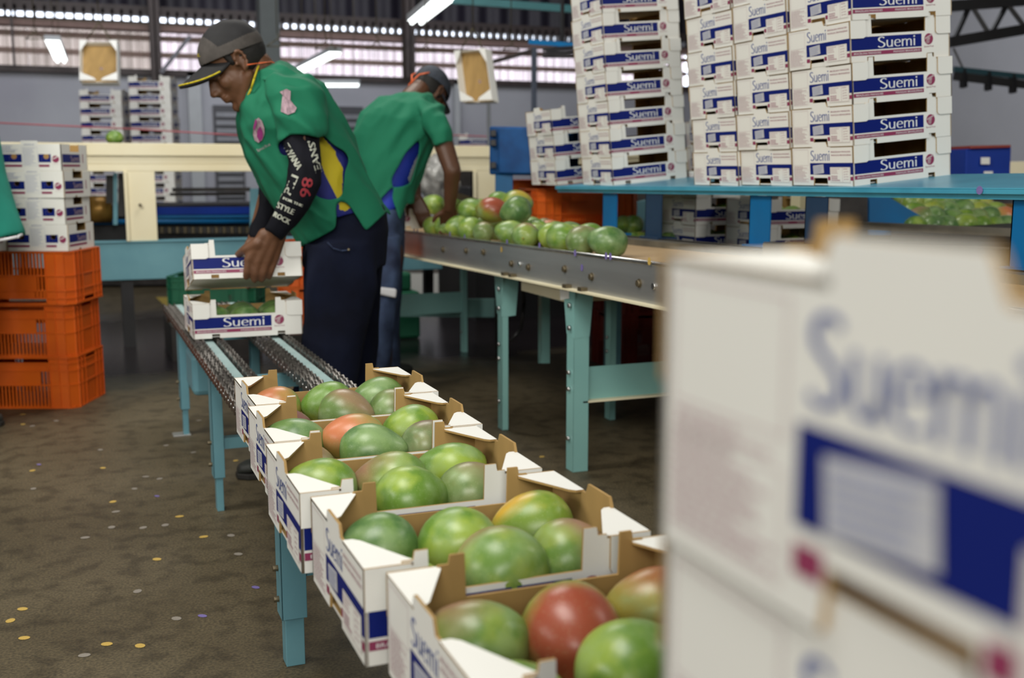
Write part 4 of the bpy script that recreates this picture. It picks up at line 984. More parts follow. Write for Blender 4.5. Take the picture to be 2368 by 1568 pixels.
# ================================================================ printed boxes of the other kind, on the crates at left
def make_tray2():
    t = empty('printed_box'); w_, d_, h = .272, .30, .1165
    b = B(); V = (0, 0, 1); O = Vector((0, 0, 0)); U = Vector((1, 0, 0)); Nn = Vector((0, -1, 0))
    # front built round two finger holes
    holes = [(.237 * w_, .063), (.755 * w_, .063)]; r = .0125
    xs = [0, holes[0][0] - .02, holes[0][0] + .02, holes[1][0] - .02, holes[1][0] + .02, w_]
    def F(pl, m=0, off=0.0): b.face([O + U * x + Vector(V) * z + Nn * off for x, z in pl], m)
    for i in (0, 2, 4): F(rect(xs[i], xs[i + 1], 0, h)); F(rect(xs[i], xs[i + 1], 0, h)[::-1], 1, -.004)
    for cx, cz in holes:
        x0, x1 = cx - .02, cx + .02; z0, z1 = cz - .02, cz + .02
        for off, m in ((0, 0), (-.004, 1)):
            F(rect(x0, x1, 0, z0), m, off); F(rect(x0, x1, z1, h), m, off)
            n = 16; sq = []
            for k in range(n):
                a = 2 * pi * k / n + pi / 4; c, s = cos(a), sin(a); mx = max(abs(c), abs(s)); sq.append((cx + .02 * c / mx, cz + .02 * s / mx))
            ci = [(cx + r * cos(2 * pi * k / n + pi / 4), cz + r * sin(2 * pi * k / n + pi / 4)) for k in range(n)]
            mm = 2 if off == 0 else 1
            for k in range(n): F([sq[k], sq[(k + 1) % n], ci[(k + 1) % n], ci[k]], mm if off == 0 else 1, off)
        for k in range(16):
            a0, a1 = 2 * pi * k / 16, 2 * pi * (k + 1) / 16
            b.face([(cx + r * cos(a0), 0, cz + r * sin(a0)), (cx + r * cos(a1), 0, cz + r * sin(a1)), (cx + r * cos(a1), .004, cz + r * sin(a1)), (cx + r * cos(a0), .004, cz + r * sin(a0))], 1)
    b.face([(0, 0, h), (w_, 0, h), (w_, .004, h), (0, .004, h)], 0); b.face([(w_, 0, 0), (w_, .004, 0), (w_, .004, h), (w_, 0, h)], 1)
    e1, e2 = Nn * EPS, Nn * EPS * 2; f = lambda a: a * w_
    # bands (kept clear of the hole squares, which carry the blue themselves)
    for x0, x1 in ((0, holes[0][0] - .02), (holes[0][0] + .02, f(.36)), (f(.63), holes[1][0] - .02), (holes[1][0] + .02, f(.80))):
        if x1 > x0: b.polys([rect(x0, x1, .037, .072)], e1, U, V, 2)
    for cx, cz in holes:
        b.polys([rect(cx - .02, cx + .02, .037, .043)], e1, U, V, 2)
        b.polys([rect(cx - .02, cx + .02, .072, .0835)], e1, U, V, 0)
    b.polys([rect(0, f(.36), .017, .027), rect(f(.63), f(.80), .017, .027)], e1, U, V, 3)
    b.polys([rect(f(.36), f(.63), .016, h + .014)], e1, U, V, 0)
    b.polys(frame2(f(.37), f(.62), .022, .104, .0006) + rows(f(.385), f(.60), .024, .100, 13, 6, .35), e2, U, V, 8)
    b.polys(fit_text('plukour', f(.41), f(.58), .111, .0065), e2, U, V, 5)
    b.polys(rows(f(.03), f(.31), .078, .110, 6, 7, .5), e1, U, V, 8)
    b.polys([disc(f(.905), .051, .0155, 20)], e1, U, V, 3)
    b.polys(stroke([(f(.86), .052), (f(.90), .056), (f(.945), .064)], .003, .005), e2, U, V, 0)
    b.polys(fit_text('Special Fruit', f(.85), f(.96), .0285, .004), e1, U, V, 4)
    b.make('front_panel', CM, t, normals=False)
    b = B(); b.prism(rect(0, w_, 0, h), (w_, d_, 0), (-1, 0, 0), V, (0, 1, 0), .004, 0, 1); b.make('back_panel', CM, t, normals=False)
    for x, U2, N2, y0 in ((w_, (0, 1, 0), (1, 0, 0), 0), (0, (0, -1, 0), (-1, 0, 0), d_)):
        b = B(); O2 = (x, y0, 0)
        g = lambda a: a * d_
        b.prism([(0, 0), (g(.38), 0), (g(.38), .008), (g(.46), .008), (g(.46), 0), (d_, 0), (d_, h), (g(.68), h), (g(.68), .084), (g(.33), .084), (g(.33), h), (0, h)], O2, U2, V, N2, .004, 0, 1)
        ee = Vector(O2) + Vector(N2) * EPS; ef = Vector(O2) + Vector(N2) * EPS * 2
        b.polys([rect(g(.03), g(.70), .036, .073)], ee, U2, V, 2); b.polys([rect(g(.03), g(.70), .018, .028)], ee, U2, V, 3)
        b.polys(suemi_at(g(.33), g(.67), .041, .026), ef, U2, V, 4)
        b.polys([rect(g(.80), g(.83), .035, .075)], ee, U2, V, 3)
        b.make('side_panel', CM, t, normals=False)
    b = B(); b.prism(rect(.004, w_ - .004, .004, d_ - .004), (0, 0, .006), (1, 0, 0), (0, 1, 0), (0, 0, 1), .004, 1, 0, 0); b.make('base', CM[:2], t, normals=False)
    return t
T2 = make_tray2(); T2u = [False]
CT = 3 * CRH + .002
for k, (dx, yaw, wd) in enumerate(((0.004, 0, 'lowest'), (-.004, .8, 'second'), (0, -.6, 'third'), (-.006, .4, 'topmost'))):
    place(T2, T2u, Rm @ TR(-.272 + dx, .006, CT + k * .1175, radians(yaw)), 'printed box with two finger holes, %s from below on the orange crates' % wd, 'box', 'printed boxes on the orange crates')
place(T2, T2u, Rm @ TR(-.55, .02, CT, 0), 'printed box half hidden by the green smock at the left edge', 'box', 'printed boxes on the orange crates')

# ================================================================ cream machine frame and pale blue beam
fr_ = empty('cream_machine', (0, 0, 0), 0, 'long cream machine beam with posts over a pale blue base beam', 'machine')
b = B(); b.box(-1.6, 4.2, 7.0, 7.05, 1.058, 1.10); b.box(-1.6, 4.2, 7.0, 7.05, 1.10, 1.215, 0); b.box(-1.6, 4.2, 6.985, 7.0, 1.150, 1.222); b.box(-1.6, 4.2, 6.985, 7.08, 1.215, 1.224); b.make('beam', 'cream', fr_, bevel=.004)
for x in (.315, 2.52): 
    b = B(); b.box(x, x + .178, 7.0, 7.04, .645, 1.058); b.box(x, x + .02, 6.985, 7.04, .645, 1.058); b.make('post', 'cream', fr_, bevel=.003)
b = B(); b.box(-1.2, 2.3, 7.0, 7.12, .412, .636); b.box(-1.2, 2.3, 6.99, 7.13, .636, .645); b.make('base_beam', 'paint', fr_, bevel=.004)
for x in (.27, .95, 1.9):
    b = B(); b.box(x, x + .07, 7.02, 7.1, 0, .412); b.make('leg', 'black', fr_)
b = B(); b.box(-.05, .10, 7.02, 7.2, 0, .412); b.make('leg', 'black', fr_)
for x, z in ((.40, .86), (1.35, 1.13), (2.2, 1.13), (-.3, 1.13)):
    b = B(); b.cyl((x, 6.99, z), (x, 6.975, z), .010, 0, 8); b.make('bolt', 'brass', fr_)
bk = B(); bk.box(2.66, 6.4, 7.35, 8.2, 0, .94); tag(bk.make('dark_backing_block', 'black'), 'added dark block blackening the far view under the steel table', 'machine')  # dark block added so the view beneath the table stays black
rm = empty('roller_machine', (0, 0, 0), 0, 'dark washing machine bed with a golden roller and blue pipes behind the cream frame', 'machine')
b = B(); b.box(-1.6, 2.3, 7.6, 8.2, .40, .84); b.make('bed', 'black', rm)
b = B(); b.cyl(P(205, 484, Y=7.45), P(258, 484, Y=7.45), .085, 0, 24); b.make('roller', 'gold', rm)
b = B(); b.cyl(P(150, 514, Y=7.5), P(590, 512, Y=7.5), .016, 0, 12); b.make('pipe', 'bluepaint', rm)
b = B(); b.hull([P(362, 497, Y=7.5), P(580, 495, Y=7.5), P(580, 495, Y=7.55), P(362, 497, Y=7.55), P(362, 479, Y=7.5), P(580, 478, Y=7.5), P(580, 478, Y=7.55), P(362, 479, Y=7.55)]); b.make('side_strip', 'cobalt', rm)
b = B(); b.hull([P(362, 505, Y=7.5), P(580, 503, Y=7.5), P(580, 503, Y=7.55), P(362, 505, Y=7.55), P(362, 498, Y=7.5), P(580, 497, Y=7.5), P(580, 497, Y=7.55), P(362, 498, Y=7.55)]); b.make('side_strip', 'bluepaint', rm)
b = B(); b.box(.62, 1.1, 7.3, 7.36, .93, .955); b.box(.62, 1.1, 7.5, 7.56, .90, .92); b.make('cross_pipe', 'dark', rm)
for x0, x1, y0, y1 in ((245, 262, 405, 470), (273, 290, 400, 500), (262, 272, 400, 520)):
    b = B(); b.hull([P(x0, y1, Y=7.3), P(x1, y1, Y=7.3), P(x1, y1, Y=7.36), P(x0, y1, Y=7.36), P(x0, y0, Y=7.3), P(x1, y0, Y=7.3), P(x1, y0, Y=7.36), P(x0, y0, Y=7.36)]); b.make('bracket', 'dark' if x0 != 262 else 'paint', rm)
b = B()
for k in range(26):
    p = P(365 + k * 9, 532, Y=7.45); b.box(p.x - .009, p.x + .009, 7.44, 7.46, p.z - .02, p.z + .02, k % 2)
b.make('drive_chain', ['dark', 'brass'], rm)
b = B(); b.hull([P(578, 560, Y=7.3), P(600, 560, Y=7.3), P(600, 560, Y=7.4), P(578, 560, Y=7.4), P(578, 436, Y=7.3), P(600, 436, Y=7.3), P(600, 436, Y=7.4), P(578, 436, Y=7.4)]); b.make('upright', 'paint', rm)
mango(P(264, 319, Y=7.2), (0, 0, 1), 'green', 'green mango peeking over the cream machine beam at left', None, .95)
# stacks of boxes far behind at left
def far_stack(px, ytop_box, n, d, nm, ybot):
    c = P(px, ybot, d=d)
    for k in range(n):
        tray(TR(c.x, c.y, c.z + k * BH, radians(-14) if False else radians(rd.uniform(-1, 1) - 6)), 'distant white box, number %s in the %s' % (['one from the bottom', 'two', 'three', 'four', 'five', 'six', 'seven', 'eight', 'nine', 'ten', 'eleven', 'twelve'][k], nm), nm)
pz = P(310, 480, d=10.2)
def dist_stack(px, n, ybottom, nm):
    c = P(px, ybottom, d=10.2); wd = ['lowest', 'second', 'third', 'fourth', 'fifth', 'sixth', 'seventh', 'eighth', 'ninth', 'tenth', 'eleventh', 'twelfth']
    for k in range(n):
        T = TR(c.x, c.y, c.z + k * BH, -G * .8 + radians(rd.uniform(-1.2, 1.2)))
        tray(T, 'distant white box, %s from the bottom, %s' % (wd[k], nm), nm)
    return c
c1 = dist_stack(312, 10, 484, 'taller far stack behind cream beam')
c2 = dist_stack(199, 9, 484, 'shorter far stack behind cream beam')
t = empty('pallet', (0, 0, 0), -G * .8, 'pale wooden pallet and riser under the far box stacks', 'pallet'); t.location = (c1.x - .62, c1.y + .0, 0)
b = B(); b.box(0, 1.15, -.02, .5, .02, c1.z - .145); b.make('riser', 'dark', t)
for k in range(3):
    b = B(); b.box(-.02, 1.17, -.03 + k * .2, .07 + k * .2, c1.z - .145, c1.z - .12); b.make('board', 'wood', t)
b = B()
# pallets seen low under the blue beam
t = empty('pallet', (0, 0, 0), 0, 'pale wooden pallet on the floor seen under the blue base beam', 'pallet')
y = 11.5
x0 = P(236, 660, Y=y).x; x1 = P(465, 660, Y=y).x
for z in (.02, .12): 
    b = B(); b.box(x0, x1, y, y + .1, z + .0, z + .022); b.make('board', 'wood', t)
for k in range(6):
    b = B(); xx = x0 + (x1 - x0) * k / 5; b.box(xx - .03, xx + .03, y, y + .9, .042, .12); b.make('block', 'wood', t)
b = B(); b.box(x0, x1, y + .5, y + 1.0, .12, .142); b.make('board', 'wood', t)
b = B(); c = [P(360, 687, Z=.003), P(388, 687, Z=.003), P(405, 711, Z=.003), P(385, 711, Z=.003)]; b.face(c, 0)
c = [P(388, 687, Z=.003), P(412, 687, Z=.003), P(425, 708, Z=.003), P(403, 711, Z=.003)]; b.face(c, 1)
tag(b.make('floor_marking', [mat('yellow_floor_paint', (0.45, 0.33, 0.06), .6), mat('red_floor_paint', (0.35, 0.08, 0.05), .6)], None, normals=False), 'yellow and red painted patch on the floor under the blue beam', 'marking')
t = make_crate('plastic_crate', .5, .36, .26, 'greenplastic'); t.matrix_world = TR(.50, 6.62, .20, -G); tag(t, 'dark green crate behind the box being lifted', 'crate')
b = B(); b.box(.50, 1.0, 6.40, 6.95, 0, .198); tag(b.make('low_platform', 'dark'), 'dark low platform under the dark green crate behind the conveyor', 'platform')
# background seen through under the steel table
b = B(); b.hull([P(925, 688, d=9.2), P(1052, 686, d=9.2), P(1052, 686, d=9.3), P(925, 688, d=9.3), P(925, 632, d=9.2), P(1052, 632, d=9.2), P(1052, 632, d=9.3), P(925, 632, d=9.3)]); tag(b.make('white_board', 'card'), 'pale board leaning far behind, seen under the steel table', 'board')
b = B(); b.hull([P(1200, 720, d=8.6), P(1255, 722, d=8.6), P(1255, 722, d=8.7), P(1200, 720, d=8.7), P(1200, 660, d=8.6), P(1255, 660, d=8.6), P(1255, 660, d=8.7), P(1200, 660, d=8.7)]); tag(b.make('white_board', 'grey'), 'small grey board far behind, seen between the legs of the steel table', 'board')
b = B(); b.bar(P(918, 712, d=6.9), P(1160, 712, d=6.6), .02, .11); tag(b.make('cross_beam', 'mint'), 'pale green cross beam low behind the second worker', 'beam')
b = B(); b.bar(P(990, 700, d=7.6), P(990, 600, d=7.6), .06, .06); tag(b.make('dark_post', 'black'), 'dark post in front of the pale board under the steel table', 'post')
b = B(); b.bar(P(1258, 840, d=5.0), P(1258, 665, d=5.0), .04, .04); tag(b.make('floor_post', 'mint'), 'thin pale green leg of the rear line seen under the steel table', 'post')
b = B(); c = P(935, 652, d=7.0); b.box(c.x - .06, c.x + .05, c.y, c.y + .1, c.z - .06, c.z + .06); b.box(c.x - .10, c.x + .10, c.y - .02, c.y + .14, 0, c.z - .061); tag(b.make('green_container', 'greenplastic', bevel=.02), 'dark green container behind the second worker\'s knee', 'container')
# things on the far left machine ledge and boxes behind the cream beam near the blue locker
c3 = dist_stack(1062, 2, 372, 'left of the blue locker')
b = B(); b.box(0, .5, 0, .4, 0, c3.z - .002); o = b.make('riser_block', 'dark'); o.location = (c3.x - .03, c3.y - .12, 0); tag(o, 'dark block under the distant boxes left of the blue locker', 'block')
# stickers fallen on the floor
fl = [(52, 1408, 'yellow'), (24, 1435, 'yellow'), (56, 1475, 'yellow'), (247, 1489, 'yellow'), (324, 1493, 'yellow'), (468, 1424, 'purple'), (363, 1293, 'yellow'), (318, 1367, 'white'), (408, 1430, 'white'), (471, 1241, 'yellow'), (331, 1220, 'white'), (258, 1219, 'white'), (415, 1194, 'yellow'), (261, 1160, 'yellow'), (363, 1147, 'purple'), (311, 1130, 'white'), (369, 1107, 'white'), (337, 1102, 'white'), (238, 1082, 'yellow'), (75, 1088, 'yellow'), (90, 1074, 'purple'), (232, 1040, 'white'), (77, 1130, 'white'), (382, 1214, 'white'), (197, 1243, 'white'), (534, 1238, 'white'), (591, 1358, 'purple'), (551, 1281, 'white'), (195, 1515, 'white'), (53, 958, 'yellow'), (53, 981, 'yellow'), (130, 973, 'white'), (75, 985, 'white'), (384, 1030, 'white'), (460, 972, 'white'), (1253, 1056, 'yellow'), (545, 1065, 'yellow'), (268, 1183, 'white'), (447, 1046, 'white')]
for i, (x, y, c) in enumerate(fl):
    p = P(x, y, Z=.0012); b = B(); n = 12; r1, r2 = (.0135, .0105) if c != 'purple' else (.013, .008); a = rd.uniform(0, 3)
    if y < 1150: r1 *= .9; r2 *= .9
    V_ = [b.bm.verts.new((r1 * cos(2 * pi * k / n) * cos(a) - r2 * sin(2 * pi * k / n) * sin(a), r1 * cos(2 * pi * k / n) * sin(a) + r2 * sin(2 * pi * k / n) * cos(a), 0)) for k in range(n)]
    b.bm.faces.new(V_); o = b.make('fallen_sticker', c + 'stk'); o.location = p
    tag(o, '%s oval sticker on the floor, %s nearest to the camera of its colour' % (c, ORD[sum(1 for f_ in fl if f_[2] == c and (f_[1], f_[0]) > (y, x))]), 'sticker', '%s stickers on the floor' % c)
# shelf block under table at far right etc: dark cable hanging
b = B(); b.tube([P(1208, 640, d=4.9), P(1212, 700, d=4.9), P(1205, 760, d=4.9), P(1180, 790, d=4.9)], .008, 0, 8); tag(b.make('cable', 'black'), 'black cable hanging beneath the steel table', 'cable')
# ================================================================ people
def loft(bm, rings, n=28, e=2.3, cap=True):
    """rings: (centre, A, C) half-axis vectors; closed tube"""
    R = []
    for c, A, C in rings:
        c = Vector(c); A = Vector(A); C = Vector(C); row = []
        for i in range(n):
            t = 2 * pi * i / n; ca, sa = cos(t), sin(t)
            row.append(bm.verts.new(c + A * math.copysign(abs(ca) ** (2 / e), ca) + C * math.copysign(abs(sa) ** (2 / e), sa)))
        R.append(row)
    for a, b in zip(R, R[1:]):
        for i in range(n): bm.faces.new((a[i], a[(i + 1) % n], b[(i + 1) % n], b[i]))
    if cap: bm.faces.new(R[0][::-1]); bm.faces.new(R[-1])
def ell(bm, c, r, R=None, sub=3):
    ret = bmesh.ops.create_icosphere(bm, subdivisions=sub, radius=1)
    for v in ret['verts']:
        p = Vector((v.co.x * r[0], v.co.y * r[1], v.co.z * r[2]))
        v.co = (R @ p if R else p) + Vector(c)
def cap_(bm, p, q, r1, r2, n=14):
    p = Vector(p); q = Vector(q); a = (q - p); L_ = a.length; a.normalize(); u = a.orthogonal().normalized(); w_ = a.cross(u)
    rings = []
    for t in (-1, -.8, -.5, 0): rings.append((p + a * r1 * t, r1 * sqrt(max(0.02, 1 - t * t))))
    rings.append(((p + q) / 2, (r1 + r2) / 2))
    for t in (0, .5, .8, 1): rings.append((q + a * r2 * t, r2 * sqrt(max(0.02, 1 - t * t))))
    loft(bm, [(c, u * r, w_ * r) for c, r in rings], n, 2.0)
def bake(bm, name, voxel, smooth=2, fac=.5, mats=None, parent=None):
    me = bpy.data.meshes.new(name); bm.to_mesh(me); bm.free()
    o = bpy.data.objects.new(name, me); COL.objects.link(o)
    rm_ = o.modifiers.new('r', 'REMESH'); rm_.mode = 'VOXEL'; rm_.voxel_size = voxel; rm_.use_smooth_shade = True
    if smooth: s = o.modifiers.new('s', 'SMOOTH'); s.iterations = smooth; s.factor = fac
    bpy.context.view_layer.update()
    me2 = bpy.data.meshes.new_from_object(o.evaluated_get(bpy.context.evaluated_depsgraph_get()))
    bpy.data.objects.remove(o)
    me2.name = name
    me2.materials.clear()
    for m_ in (mats or []): me2.materials.append(M[m_] if isinstance(m_, str) else m_)
    for p in me2.polygons: p.use_smooth = True
    o = bpy.data.objects.new(name, me2); link(o, parent); return o
def folds(o, amp, freq, axis=None, squash=0.3, seed=0, sharp=True):
    """cloth folds: noise stretched along axis, pushed along the normals"""
    me = o.data; ns = [v.normal.copy() for v in me.vertices]
    ax = Vector(axis).normalized() if axis else Vector((0, 0, 1))
    for v, n in zip(me.vertices, ns):
        p = v.co; along = p.dot(ax); q = (p - ax * along) + ax * along * squash
        k = noise.noise(q * freq + Vector((seed * 3.1, 0, 0))); k2 = noise.noise(q * freq * 2.3 + Vector((0, seed * 1.7, 5)))
        if sharp: k = (1 - abs(k) * 2) ** 1 - .6
        v.co = p + n * (amp * k + amp * .4 * k2)
def sil(pl, pr, Y, b, d=None, tw=0.0):
    """ring from two outline pixels at depth plane Y; b = half depth"""
    if isinstance(Y, tuple): Y0, Y1 = Y
    else: Y0 = Y1 = Y
    a = P(*pl, Y=Y0); c = P(*pr, Y=Y1); return ((a + c) / 2, (c - a) / 2, Vector((0, b, 0)))
def silh(pl, pr, d, b):
    a = P(*pl, d=d); c = P(*pr, d=d); return ((a + c) / 2, (c - a) / 2, CF * b)
M['skin'] = mat('brown_skin', (0.150, 0.066, 0.032), 0.5, scale=25, var=0.12, bump=0.05, bscale=220)
M['skin2'] = mat('dark_brown_skin', (0.10, 0.042, 0.020), 0.5, scale=25, var=0.12, bump=0.05, bscale=220)
M['lip'] = mat('lip_skin', (0.20, 0.075, 0.055), 0.5, var=0)
M['hair'] = mat('black_hair', (0.010, 0.008, 0.007), 0.6, scale=200, var=0.5, bump=0.4, bscale=500)
M['greentee'] = mat('green_cotton', (0.002, 0.155, 0.078), 0.85, scale=3, var=0.10, bump=0.06, bscale=500)
M['yellowj'] = mat('yellow_jersey', (0.52, 0.42, 0.01), 0.75, scale=6, var=0.10)
M['bluej'] = mat('royal_blue_jersey', (0.006, 0.012, 0.17), 0.7, var=0.2)
M['bluej2'] = mat('bright_blue_jersey', (0.008, 0.03, 0.36), 0.7, var=0.2)
M['whitej'] = mat('white_jersey_piping', (0.62, 0.62, 0.64), 0.7, var=0.05)
M['jeans'] = mat('dark_navy_denim', (0.005, 0.008, 0.024), 0.9, spec=.2, scale=5, col2=(0.002, 0.003, 0.010), bump=0.1, bscale=600)
M['jeans2'] = mat('washed_blue_denim', (0.055, 0.09, 0.18), 0.85, scale=7, col2=(0.010, 0.018, 0.05), bump=0.1, bscale=600)
M['sleeve'] = mat('black_stretch_sleeve', (0.0045, 0.005, 0.010), 0.8, scale=12, var=0.4, spec=.2)
M['sleeveprint'] = mat('white_sleeve_print', (0.50, 0.52, 0.44), 0.7, scale=60, col2=(0.36, 0.38, 0.32))
M['redprint'] = mat('red_sleeve_print', (0.35, 0.025, 0.04), 0.7, scale=60, var=0.3)
M['pinkprint'] = mat('pink_shirt_print', (0.46, 0.32, 0.37), 0.8, scale=45, col2=(0.24, 0.17, 0.20), stretch=(3, 3, .25))
M['magenta'] = mat('magenta_print', (0.30, 0.03, 0.19), 0.8, var=0.1)
M['capblack'] = mat('black_cap_cloth', (0.014, 0.014, 0.016), 0.8, scale=30, var=0.3, bump=.1, bscale=500)
M['capgrey'] = mat('faded_grey_cap_cloth', (0.075, 0.066, 0.060), 0.85, scale=30, col2=(0.05, 0.044, 0.04), bump=.1, bscale=500)
M['capblue'] = mat('slate_blue_cap_cloth', (0.045, 0.055, 0.075), 0.85, scale=30, var=0.3, bump=.1, bscale=500)
M['yellowtrim'] = mat('yellow_trim', (0.62, 0.50, 0.01), 0.6, var=0)
M['shoe'] = mat('worn_dark_green_shoe', (0.030, 0.034, 0.030), 0.6, scale=20, var=0.3)
M['sole'] = mat('dark_rubber_sole', (0.018, 0.017, 0.015), 0.7, var=0.2)
M['orangecord'] = mat('orange_ear_plug_cord', (0.75, 0.13, 0.03), 0.6, var=0)
M['eye'] = mat('eye_white', (0.55, 0.53, 0.48), 0.3, var=0)

def basis(yaw_dir, pitch):
    f = Vector((yaw_dir[0], yaw_dir[1], 0)).normalized(); z = Vector((0, 0, 1))
    F = f * cos(pitch) - z * sin(pitch); U = z * cos(pitch) + f * sin(pitch); L_ = U.cross(F)
    return Matrix((F, L_, U)).transposed()      # columns: forward, left, up
def head(bm, c, R, s):
    c = Vector(c); T = lambda p: c + R @ (Vector(p) * s)
    def e_(p, r, rr=None): ell(bm, T(p), [k * s for k in r], R if rr is None else R @ rr)
    def k_(p, q, a, b_): cap_(bm, T(p), T(q), a * s, b_ * s)
    e_((-.012, 0, .030), (.094, .074, .090)); e_((.030, 0, -.035), (.060, .060, .078)); e_((.050, 0, -.062), (.040, .044, .050))
    for sg in (-1, 1):
        k_((.000, .056 * sg, -.050), (.068, .020 * sg, -.108), .018, .016)
        e_((.062, .036 * sg, -.028), (.024, .022, .026)); e_((.080, .033 * sg, .003), (.012, .017, .010))
        k_((.092, .012 * sg, .020), (.080, .048 * sg, .018), .009, .008)
        e_((.112, .012 * sg, -.040), (.012, .009, .008))
        # ear: rim, lobe and hollow
        ea = T((-.004, .072 * sg, -.008))
        for k in range(9):
            t = -pi * .45 + k / 8 * pi * 1.35
            p = (-.004 - .019 * sin(t) * .9 + -.002, (.078 + .006 * (k > 2)) * sg, -.002 + .030 * cos(t - .25))
            q = T(p); ell(bm, q, [.0065 * s] * 3, R, 2)
        e_((-.002, .073 * sg, -.030), (.008, .006, .010)); e_((-.006, .070 * sg, -.004), (.014, .006, .024))
    k_((.088, 0, .012), (.114, 0, -.034), .009, .0125); e_((.117, 0, -.036), (.011, .011, .010))
    e_((.090, 0, -.022), (.026, .015, .030)); e_((.098, 0, -.040), (.020, .017, .016)); e_((.092, 0, -.064), (.014, .026, .007)); e_((.090, 0, -.076), (.014, .022, .008)); e_((.076, 0, -.108), (.022, .022, .018))
    k_((.085, 0, -.048), (.093, 0, -.058), .012, .010)
def hand_bm(bm, wrist, palm_end_dir, side, nrm, s=1.0, curl=.5, spread=.2, thumb=1):
    """generic hand: palm along dir, finger curl toward -nrm"""
    w0 = Vector(wrist); d = Vector(palm_end_dir).normalized(); sd = Vector(side).normalized(); n = Vector(nrm).normalized()
    for k, off in enumerate((-.030, -.010, .010, .030)):
        k0 = w0 + d * (.088 - .006 * abs(k - 1.3)) * s + sd * off * s
        cap_(bm, w0 + sd * off * .55 * s + d * .012, k0, .015 * s, .0125 * s)
        Ls = (.040, .045, .043, .033)[k] * s; p = k0; a = curl * .6
        for j, (f, r) in enumerate(((1, .0098), (.62, .0090), (.5, .0080))):
            v = d * cos(a) - n * sin(a) + sd * off * spread * 6 * .2
            q = p + v.normalized() * Ls * f; cap_(bm, p, q, r * s, (r - .0008) * s); p = q; a += curl * .8
    t0 = w0 + d * .028 * s - sd * .024 * s * thumb; t1 = t0 + (d * .6 - sd * .75 * thumb - n * .25).normalized() * .042 * s; t2 = t1 + (d * .9 - sd * .25 * thumb - n * .35).normalized() * .032 * s
    cap_(bm, t0, t1, .014 * s, .011 * s); cap_(bm, t1, t2, .011 * s, .009 * s)
def shoe(parent, heel, toe, s=1.0):
    heel = Vector(heel); toe = Vector(toe); d = (toe - heel); d.z = 0; L_ = d.length; d.normalize(); sd = Vector((-d.y, d.x, 0)); up = Vector((0, 0, 1))
    bm = bmesh.new()
    loft(bm, [(heel + d * t * L_ + up * (.018 + h / 2), sd * w_, up * h / 2) for t, w_, h in ((-.02, .02, .03), (.03, .034, .055), (.15, .038, .085), (.35, .038, .090), (.5, .042, .070), (.7, .048, .050), (.88, .044, .042), (.98, .028, .032), (1.01, .012, .02))], 20, 2.4)
    o = bake(bm, 'shoe', .006, 3, .5, ['shoe'], parent)
    b = B()
    pts = []
    for t, w_ in ((-.03, .026), (.1, .039), (.4, .040), (.7, .051), (.9, .046), (1.02, .018)): pts.append((t * L_, w_))
    ring_ = [(x, w_) for x, w_ in pts] + [(x, -w_) for x, w_ in reversed(pts)]
    b.prism(ring_, heel + up * .022, d, sd, up, .021, 0, 0); b.make('sole', 'sole', o, bevel=.004)
    return o
def cut_faces(o, poly, near_sign=None, fn=None):
    """delete faces whose centre, seen across the shirt's side (along the hall's Y axis), is inside poly given as photo points on plane Y"""
    me = o.data; bm = bmesh.new(); bm.from_mesh(me)
    def inside(x, z):
        c = False; j = len(poly) - 1
        for i in range(len(poly)):
            xi, zi = poly[i]; xj, zj = poly[j]
            if (zi > z) != (zj > z) and x < (xj - xi) * (z - zi) / (zj - zi) + xi: c = not c
            j = i
        return c
    kill = [f for f in bm.faces if (fn is None or fn(f.calc_center_median(), f.normal)) and inside(*_uv(f.calc_center_median()))]
    bmesh.ops.delete(bm, geom=kill, context='FACES'); bm.to_mesh(me); bm.free()
def _uv(p):   # camera-independent here: direction from the lens point is used as the side-on view
    v = p - Vector((0, 0, CH)); x = v.dot(CR); y = v.dot(CF); z = v.z
    zc = y * cos(TH) - z * sin(TH); vv = y * sin(TH) + z * cos(TH)
    return (1184 + FPX * x / zc, 784 - FPX * vv / zc)
def smooth_edge(bm, it=10):
    bv = {}
    for e in bm.edges:
        if e.is_boundary:
            a, b_ = e.verts; bv.setdefault(a, []).append(b_); bv.setdefault(b_, []).append(a)
    for _ in range(it):
        new = {v: (v.co * .4 + sum((n.co for n in ns), Vector()) * (.6 / len(ns))) for v, ns in bv.items()}
        for v, c in new.items(): v.co = c
    near = {n for v in bv for e in v.link_edges for n in e.verts if n not in bv}
    for _ in range(3):
        new = {v: (v.co * .5 + sum((e.other_vert(v).co for e in v.link_edges), Vector()) * (.5 / len(v.link_edges))) for v in near}
        for v, c in new.items(): v.co = c
def inpoly(x, z, poly):
    c = False; j = len(poly) - 1
    for i in range(len(poly)):
        xi, zi = poly[i]; xj, zj = poly[j]
        if (zi > z) != (zj > z) and x < (xj - xi) * (z - zi) / (zj - zi) + xi: c = not c
        j = i
    return c
def print_on(target, polys, org_px, ang, matname, name, parent, off=.0015, seg=0.0):
    """lay printed lettering (pixel-sized outlines) onto a cloth surface"""
    dg = bpy.context.evaluated_depsgraph_get(); me = target.data
    tree = BVHTree.FromPolygons([v.co for v in me.vertices], [list(p.vertices) for p in me.polygons])
    b = B(); ca, sa = cos(ang), sin(ang); o0 = Vector((0, 0, CH))
    for pl in polys:
        q = []
        for x, y in pl:
            px = org_px[0] + x * ca + y * sa; py = org_px[1] + x * sa - y * ca
            r = ray(px, py).normalized(); hit = tree.ray_cast(o0, r)
            if hit[0] is None: q = None; break
            n = hit[1] if hit[1].dot(r) < 0 else -hit[1]
            q.append(hit[0] + n * off)
        if q and max((a - b_).length for a in q for b_ in q) < .12: b.face(q, 0)
    return b.make(name, matname, parent, normals=False)
